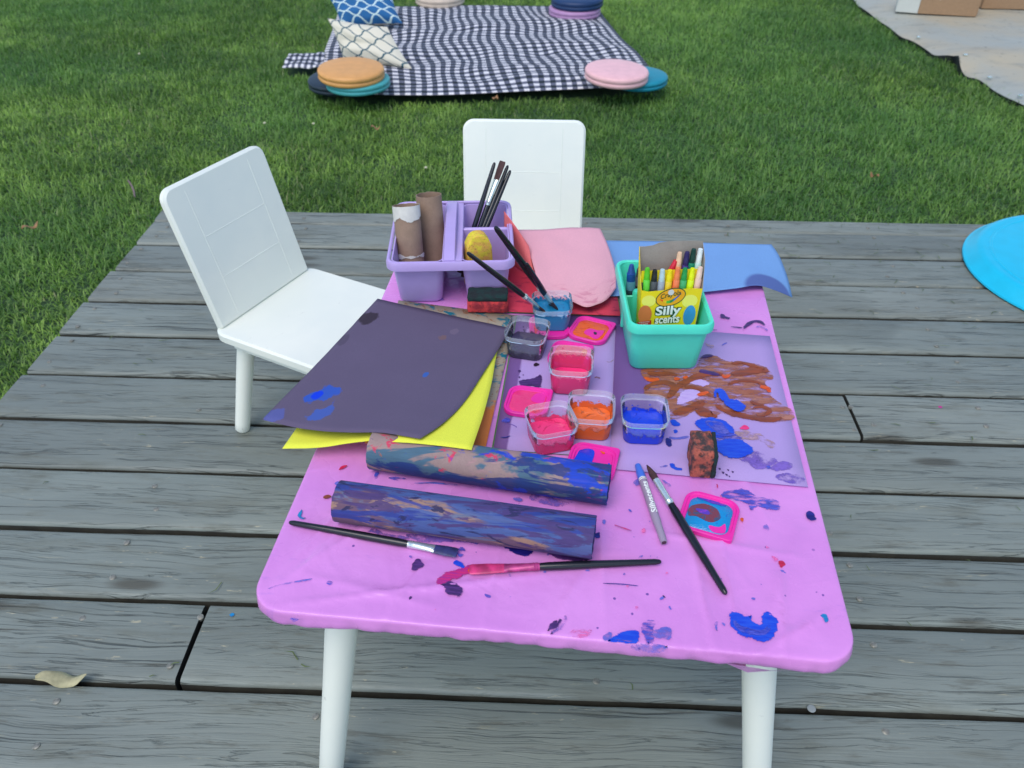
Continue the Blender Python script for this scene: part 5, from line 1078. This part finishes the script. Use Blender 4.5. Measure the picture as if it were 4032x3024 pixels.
for n_ in m_g2.node_tree.nodes:
    if n_.type == 'MAPPING' and abs(n_.inputs['Scale'].default_value[0]-32) < .1: n_.inputs['Scale'].default_value = (6.5, 3.5, 1)
fo = sheet('strap_flap', [flap[0], flap[1]], [flap[3], flap[2]], [flap[0], flap[3]], [flap[1], flap[2]], m_g2, None, None, .006, 14, 10, lambda u, v: Vector((0, 0, .006+.012*noise.noise((u*4, v*3, 2)))), blanket)

# --- round floor cushions
def pad(cx, cy, z, r, h, c, label, tilt=(0, 0), m=None):
    r *= .85; h *= .9
    m = m or mat('cushion_vinyl', c, .5, .06, 25, .15, 120)
    o = root('floor_cushion', (cx, cy, z), 0, label, 'cushion', 'round floor cushions on the blanket'); o.rotation_euler = (tilt[0], tilt[1], random.random()*6 if tilt == (0, 0) else 0)
    pr = [(r*.90, 0), (r*.97, h*.05), (r, h*.2), (r*.995, h*.40), (r*.978, h*.46), (r*.978, h*.50), (r*.998, h*.56), (r, h*.78), (r*.975, h*.93), (r*.92, h), (r*.5, h*1.01), (r*.05, h*1.01)]
    V, Fc = lathe(pr, 56); mk('pad', V, Fc, m, o, True, 60)
    V, Fc = lathe([(r*.974, h*.455), (r*.983, h*.47), (r*.983, h*.49), (r*.974, h*.505)], 56); mk('piping', V, Fc, m, o)
    return o
def ground(f, x, y, z): return onz(f(x, y), z)
g0 = GT+.018
p = ground(RL, 990, 985, g0+.02); R_ = .185
pad(p.x-.02, p.y-.005, g0-.006, .185, .045, C(24, 40, 58), 'dark navy round cushion at the bottom of the left stack', (.02, -.03))
p = ground(RL, 1130, 960, g0+.075); pad(p.x, p.y, g0+.033, .170, .044, C(70, 164, 178), 'teal round cushion under the ochre one')
p = ground(RL, 1045, 850, g0+.115); pad(p.x, p.y, g0+.074, .175, .052, K(214, 164, 104), 'ochre round cushion on top of the left stack', (.03, .03))
p = ground(RR, 1400, 1005, g0+.04); pad(p.x, p.y, g0+.004, .165, .044, K(0, 138, 176), 'bright blue round cushion under the pale pink one at the right')
p = ground(RR, 1690, 1120, g0); 
p = ground(RR, 1120, 880, g0+.105); pad(p.x, p.y, g0+.044, .172, .054, K(234, 190, 210), 'pale pink round cushion at the right front corner of the blanket', (.02, .04))
p = ground(RR, 560, 180, g0+.03); pad(p.x, p.y+.1, g0, .180, .050, C(170, 132, 186), 'lilac round cushion under the navy blue one'); pad(p.x+.012, p.y+.11, g0+.046, .180, .055, C(8, 48, 98), 'navy blue round cushion on top of the lilac one')
p = ground(RTOP, 890, 30, g0); pad(p.x, p.y+.12, g0-.01, .180, .055, C(198, 184, 176), 'cream round cushion at the far edge of the blanket')
# --- patterned pillows
def trellis(name, cb, cl, sc, w):
    m, nt, b = new(name); s = nd(nt, 'ShaderNodeSeparateXYZ', {0: coords(nt, 'UV', (sc, sc, 1))})
    u, v = s.outputs[0], s.outputs[1]; T2 = 2*math.pi
    # wavy diagonal lines -> ogee trellis
    def line(sg):
        t = mth(nt, 'ADD', u, mth(nt, 'MULTIPLY', v, sg)); q = mth(nt, 'SUBTRACT', u, mth(nt, 'MULTIPLY', v, sg))
        t = mth(nt, 'ADD', t, mth(nt, 'MULTIPLY', mth(nt, 'SINE', mth(nt, 'MULTIPLY', q, T2)), .05))
        d = mth(nt, 'ABSOLUTE', mth(nt, 'SUBTRACT', mth(nt, 'FRACT', t), .5)); return mth(nt, 'SUBTRACT', 1., sm(nt, d, w, w+.03))
    f = mth(nt, 'MAXIMUM', line(1.), line(-1.))
    lnk(nt, mixc(nt, f, cb, cl), b.inputs['Base Color']); b.inputs['Roughness'].default_value = .85; lnk(nt, bump(nt, noi(nt, coords(nt), 300, 3), .3, .002), b.inputs['Normal']); return m
def pillow(corners, th, front, back, label):
    """corners: near/low left, low right, top right, top left of the cushion face"""
    q = [Vector(c) for c in corners]; nrm = (q[1]-q[0]).cross(q[3]-q[0]).normalized(); c0 = sum(q, Vector())/4; c0.z = min(p.z for p in q)
    r = root('throw_pillow', c0, 0, label, 'pillow', 'trellis patterned pillows'); n = 22
    for side, m in ((1, front), (-1, back)):
        V = []; UV = []
        for j in range(n+1):
            for i in range(n+1):
                u, v = i/n, j/n; pu, pv = 2*u-1, 2*v-1
                du = .06*(1-pu*pu)*pv; dv_2 = .06*(1-pv*pv)*pu
                uu, v2 = u-dv_2*.5, v-du*.5
                P_ = q[0]*(1-uu)*(1-v2)+q[1]*uu*(1-v2)+q[2]*uu*v2+q[3]*(1-uu)*v2
                b_ = (max(0, 1-pu**4)*max(0, 1-pv**4))**.6
                V.append(P_+nrm*(side*th*b_*(1+.25*noise.noise((u*5, v*5, side))))-c0); UV.append((u, v))
        Fc = [(j*(n+1)+i, j*(n+1)+i+1, (j+1)*(n+1)+i+1, (j+1)*(n+1)+i) for j in range(n) for i in range(n)]
        if side < 0: Fc = [tuple(reversed(f)) for f in Fc]
        mk('front_cover' if side > 0 else 'back_cover', V, Fc, m, r, True, 80, UV)
    e = []
    for a, c in ((0, 1), (1, 2), (2, 3), (3, 0)): pass
    return r
m_tw = trellis('white_trellis_cloth', K(212, 216, 214), C(40, 86, 108), 3.0, .035); m_tb = trellis('blue_trellis_cloth', C(30, 96, 160), C(196, 220, 232), 3.2, .05)
g1_ = g0+.01
lowL, lowR = onz(RL(960, 760), g1_+.0), onz(RL(1830, 880), g1_)
topL, topR = ony(RL(755, 225), lowL.y+.10), ony(RL(1500, 335), lowR.y+.17)
pillow((lowL, lowR, topR, topL), .055, m_tw, m_tb, 'white pillow with teal trellis lines and blue back, leaning on the blue one')
lowL, lowR = onz(RL(930, 330), g1_), onz(RL(1690, 290), g1_+.02)
topR, topL = ony(RL(1560, -60), lowR.y+.16), ony(RL(770, -40), lowL.y+.13)
pillow((lowL, lowR, topR, topL), .06, m_tb, m_tw, 'blue pillow with white trellis lines at the back left of the blanket')

# --- tarp with grommets
m_tarp, nt, b = new('tan_tarp'); co = coords(nt)
base = mixc(nt, sm(nt, noi(nt, co, 1.6, 5), .35, .65), K(156, 168, 174), K(172, 170, 158)); base = mixc(nt, mth(nt, 'MULTIPLY', sm(nt, noi(nt, nd(nt, 'ShaderNodeMapping', {'Vector': co, 'Scale': (3, 9, 1), 'Rotation': (0, 0, .3)}).outputs[0], 1., 6, .7), .5, .7), .5), base, C(120, 124, 124))
base = mixc(nt, mth(nt, 'MULTIPLY', sm(nt, noi(nt, co, 30, 4), .62, .7), .4), base, C(70, 74, 76))
lnk(nt, base, b.inputs['Base Color']); b.inputs['Roughness'].default_value = .55; lnk(nt, bump(nt, noi(nt, co, 4, 4), .5, .03), b.inputs['Normal'])
E_ = resample(tarp_edge, 90); V = []; ncol = 26
lift = lambda p: .001+.012*max(0, noise.noise((p.x*2.6, p.y*2.6, 3)))
bul = onz(R9(1440, 640), GT)
for p in E_:
    for j in range(ncol):
        t = (j/(ncol-1))**1.7; x = p.x+t*3.6; y = p.y+t*.9
        z = GT+.004-.024*math.exp(-t*45)+(lift(p)+.05*math.exp(-((p-bul).length/.10)**2))*math.exp(-t*14)+.008*noise.noise((x*1.7, y*1.7, 9))*min(1, t*8)
        V.append((x, y, z))
Fc = [(i*ncol+j, (i+1)*ncol+j, (i+1)*ncol+j+1, i*ncol+j+1) for i in range(89) for j in range(ncol-1)]
c0 = onz(R9(1700, 500), GT); tarp = mk('ground_tarp', [Vector(v)-c0 for v in V], [tuple(reversed(f)) for f in Fc], m_tarp, None, True, 80); tarp.location = c0
tag(tarp, 'weathered tan tarp with metal eyelets spread over the grass at the right', 'tarp')
m_hem = mat('black_tarp_hem', C(14, 18, 22), .6)
V = []
for i, p in enumerate(E_):
    t_ = (E_[min(i+1, 89)]-E_[max(i-1, 0)]).normalized(); nn = Vector((t_.y, -t_.x, 0)); nn = nn if nn.x < 0 else -nn
    zt = GT-.0205+lift(p)+.05*math.exp(-((p-bul).length/.10)**2)
    a = p-c0; V += [Vector((a.x, a.y, zt-c0.z+.0006))-nn*.004, Vector((a.x, a.y, zt-c0.z))+nn*.002, Vector((a.x, a.y, LAWN+.004-c0.z))+nn*.002]
mk('hem', V, [(i*3+k, i*3+k+1, i*3+k+4, i*3+k+3) for i in range(89) for k in (0, 1)], m_hem, tarp)
for q in ((985, 352), (1357, 586), (1690, 772), (2070, 978)):
    p = onz(R9(*q), GT+.02); k = min(E_, key=lambda e: (e-p).length); pz = GT+.0005+lift(k)+.05*math.exp(-((k-bul).length/.10)**2)*.7
    V, Fc = loft([[(k.x-c0.x+.03+(.009+.0028*math.cos(b2))*math.cos(a), k.y-c0.y+(.009+.0028*math.cos(b2))*math.sin(a), pz-c0.z+.004*math.sin(b2)) for a in [i*2*math.pi/20 for i in range(20)]] for b2 in [j*2*math.pi/8 for j in range(8)]], wrap=True)
    mk('eyelet', V, Fc, m_fer, tarp)
# --- boxes on the tarp
m_kbox = card('brown_corrugated_card', K(156, 132, 110)); m_wbox = mat('white_card', K(196, 208, 218), .6, .04, 10)
tz = GT+.012
def carton(name, nl, nr, depth, h, m, label, flaps=None):
    a, b_ = onz(R9(*nl), tz), onz(R9(*nr), tz); d = (b_-a); L = d.length; rz = math.atan2(d.y, d.x)
    r = root(name, (a.x, a.y, tz), rz, label, 'box', 'boxes on the tarp'); t = .004
    for nm, q in (('front_panel', (0, L, 0, t, 0, h)), ('back_panel', (0, L, depth-t, depth, 0, h)), ('base_panel', (t, L-t, t, depth-t, .001, .005)), ('top_panel', (t, L-t, t, depth-t, h-.006, h-.001)), ('side_panel', (-.0015, t-.0015, .0012, depth-.0012, .0005, h-.0005)), ('side_panel', (L-t+.0015, L+.0015, .0012, depth-.0012, .0005, h-.0005))):
        V, Fc = boxv(*q, .0012); mk(nm, V, Fc, m, r, True)
    if flaps: flaps(r, L, depth, h)
    return r
carton('white_box', (868, 122), (1092, 141), .16, .115, m_wbox, 'small white box at the left end of the boxes on the tarp', lambda r, L, d, h: mk('tape', *[q for q in (lambda V: (V, [(0, 1, 2, 3)]))([(L*.55, -.0008, h*.75), (L*.72, -.0008, h*.75), (L*.72, -.0008, h), (L*.55, -.0008, h)])], m_tissue, r, False))
def fl(r, L, d, h):
    for (y0, y1, zz, tl) in ((.004, d*.45, h-.003, .35), (.002, .006, .0, 0)): pass
    V, Fc = boxv(L+.002, L+.006, .01, d-.02, .004, h*.9, .001); mk('end_flap', V, Fc, m_kbox, r)
    V, Fc = boxv(L*.215, L*.22, -.0012, .0005, .002, h-.002); mk('seam', V, Fc, m_tissue and m_kbox, r, False)
    m_ = mat('torn_paper_bit', C(210, 206, 200), .8)
    V = [(L*.29, -.001, h*.72), (L*.31, -.001, h*.60), (L*.325, -.001, h*.52), (L*.315, -.001, h*.5), (L*.295, -.001, h*.6)]; mk('scuff', V, [(0, 4, 3, 2, 1)], m_, r, False)
carton('cardboard_carton', (1100, 142), (1706, 176), .22, .155, m_kbox, 'long brown cardboard box lying between the white box and the other carton', fl)
def hole(r, L, d, h):
    V = [(.16+.022*math.cos(a), -.0012, .115+.014*math.sin(a)) for a in [i*2*math.pi/18 for i in range(18)]]; mk('hand_hole', V, [tuple(range(18))], m_hem, r, False)
carton('cardboard_carton', (1768, 90), (2420, 104), .24, .17, m_kbox, 'brown cardboard carton with a dark hand hole at the picture edge', hole)

# --- turquoise disc on the deck
cx, cy = 1.455, 1.925; m_disc = plastic('sky_blue_plastic', K(14, 190, 245), .32)
r = root('plastic_saucer', (cx, cy, .003), 0, 'big sky blue plastic saucer lying upside down on the deck', 'saucer')
V, Fc = lathe([(.300, .0), (.318, .0), (.322, .003), (.321, .007), (.318, .008), (.313, .011), (.296, .030), (.289, .0355), (.278, .037), (.268, .0355), (.262, .0362), (.2, .037), (.1, .037), (.01, .037)], 96); mk('shell', V, Fc, m_disc, r, True, 50)
V, Fc = lathe([(.264, .0360), (.262, .0378), (.258, .0378), (.256, .0360)], 96); mk('ridge', V, Fc, m_disc, r)

# --- fallen leaf on the deck
m_leaf = mat('dry_green_leaf', K(170, 172, 146), .7, .25, 60)
def leaf(P, L, wdt, rz, m, label, curl=.3, name='fallen_leaf', lob=.25):
    V = []; n = 16
    for i in range(n+1):
        t = i/n; w = wdt*math.sin(math.pi*min(.98, t*.92+.05))**.8*(1+lob*math.sin(t*17))
        z = .004+.012*curl*math.sin(t*7)+.010*curl*t
        for s in (-1, -.5, 0, .5, 1): V.append(((t-.5)*L, s*w, z+abs(s)*.010*curl*math.cos(t*5)))
    Fc = [(i*5+j, i*5+j+1, (i+1)*5+j+1, (i+1)*5+j) for i in range(n) for j in range(4)]
    zmin = min(v[2] for v in V); o = mk(name, [(x, y, z-zmin+.001) for x, y, z in V], [tuple(reversed(f)) for f in Fc], m, None, True, 80); o.location = P; o.rotation_euler = (0, 0, rz)
    s = o.modifiers.new('t', 'SOLIDIFY'); s.thickness = .0004
    return tag(o, label, 'leaf', 'fallen leaves')
leaf(onz(R6(370, 1160), .002), .078, .0115, .06, m_leaf, 'curled grey green leaf lying over a gap between the front planks', .5, lob=.1)
m_bleaf = mat('brown_leaf', C(150, 116, 84), .8, .25, 60)
leaf(onz(RE(205, 1495), GT+.004), .055, .012, .9, m_bleaf, 'pale brown leaf on the grass left of the deck', .5)
leaf(onz((1480, 510), GT+.004), .04, .012, .2, m_bleaf, 'small tan leaf in the grass below the blanket flap', .5)
leaf(onz((1950, 395), GT+.004), .04, .012, 1.2, m_bleaf, 'tan leaf in the grass just in front of the blanket', .5)
leaf(onz((3440, 700), GT+.004), .035, .010, 2.2, m_bleaf, 'brown leaf in the grass between blanket and saucer', .5)
P = [onz(RE(x, y), GT+.006) for x, y in ((838, 1180), (862, 1215), (875, 1250), (880, 1285))]; c0 = P[1].copy()
V, Fc = sweep([p-c0 for p in P], [.003, .0035, .0035, .0025], 8); o = mk('twig', V, Fc, mat('twig_bark', C(120, 104, 110), .9)); o.location = c0; tag(o, 'short grey twig on the grass behind the left chair', 'twig')
# --- white clover heads
m_clo = mat('clover_white', C(206, 206, 186), .8, .2, 200)
for (f, x, y, lab) in ((RE, 1728, 808, 'white clover head above the left chair, nearer its corner'), (RE, 2048, 812, 'white clover head above the left chair, farther right'), (RE, 910, 355, 'pale clover head in the open lawn at the upper left'), (R3, 470, 130, 'white petal scrap in the grass between the chairs')):
    p = onz(f(x, y), GT-.002); V, Fc = lathe([(.001, 0), (.007, .003), (.009, .009), (.006, .015), (.001, .017)], 12); V = [Vector((v[0], v[1], v[2]*.6))*(.62+.35*noise.noise(Vector(v)*300)) for v in V]
    o = mk('clover_flower', V, Fc, m_clo); o.location = p; tag(o, lab, 'flower', 'clover heads in the lawn')
# --- grass clippings scattered on the planks
V = []; Fc = []; random.seed(11)
m_clip = mat('dry_grass_clippings', C(88, 104, 66), .8, .4, 40)
for i in range(190):
    if random.random() < .62: x, y = random.uniform(.45, 1.5), random.gauss(2.05, .12) if random.random() < .6 else random.uniform(1.2, 2.2)
    else: x, y = random.uniform(-1.1, 1.7), random.uniform(.55, 2.2)
    if y > 2.215 or ((x-1.455)**2+(y-1.925)**2) < .33**2: continue
    L = random.uniform(.008, .035); a = random.random()*6.28; c_ = Vector((x, y, .0035)); d = Vector((math.cos(a), math.sin(a), 0)); s = Vector((-d.y, d.x, 0)); w = random.uniform(.0006, .0012); b_ = random.uniform(-.25, .25)*L
    k0 = len(V); V += [c_-d*L/2-s*w, c_-d*L/2+s*w, c_+s*(b_+w)+Vector((0, 0, .002)), c_+s*(b_-w)+Vector((0, 0, .002)), c_+d*L/2]
    Fc += [(k0, k0+3, k0+2, k0+1), (k0+3, k0+4, k0+2)]
o = mk('grass_clippings', V, Fc, m_clip); tag(o, 'loose dry grass clippings scattered over the deck planks', 'clippings', kind='stuff')
# --- paint drops on the planks
for (f, x, y, mm, s) in ((R7, 1210, 1210, 'magenta', .004), (R6, 1348, 768, 'cyan', .0035)):
    p = onz(f(x, y), .0014); n = 14; V = [(s*math.cos(i*2*math.pi/n)*(1+.25*math.sin(i*2)), s*math.sin(i*2*math.pi/n)*(1+.2*math.cos(i*3)), .0) for i in range(n)]
    o = mk('paint_drop', V, [tuple(range(n))], PM[mm], deck, False); o.location = p
# clear bead beside the right leg
p = onz(R8(437, 1311), .004); V, Fc = lathe([(.002, 0), (.0055, .001), (.0062, .0018), (.0055, .0026), (.002, .003)], 20); o = mk('plastic_bead', V, Fc, mat('frosted_plastic', K(150, 162, 172), .3)); o.location = (p.x, p.y, .001); tag(o, 'small frosted plastic disc on the gap right of the front table leg', 'disc')
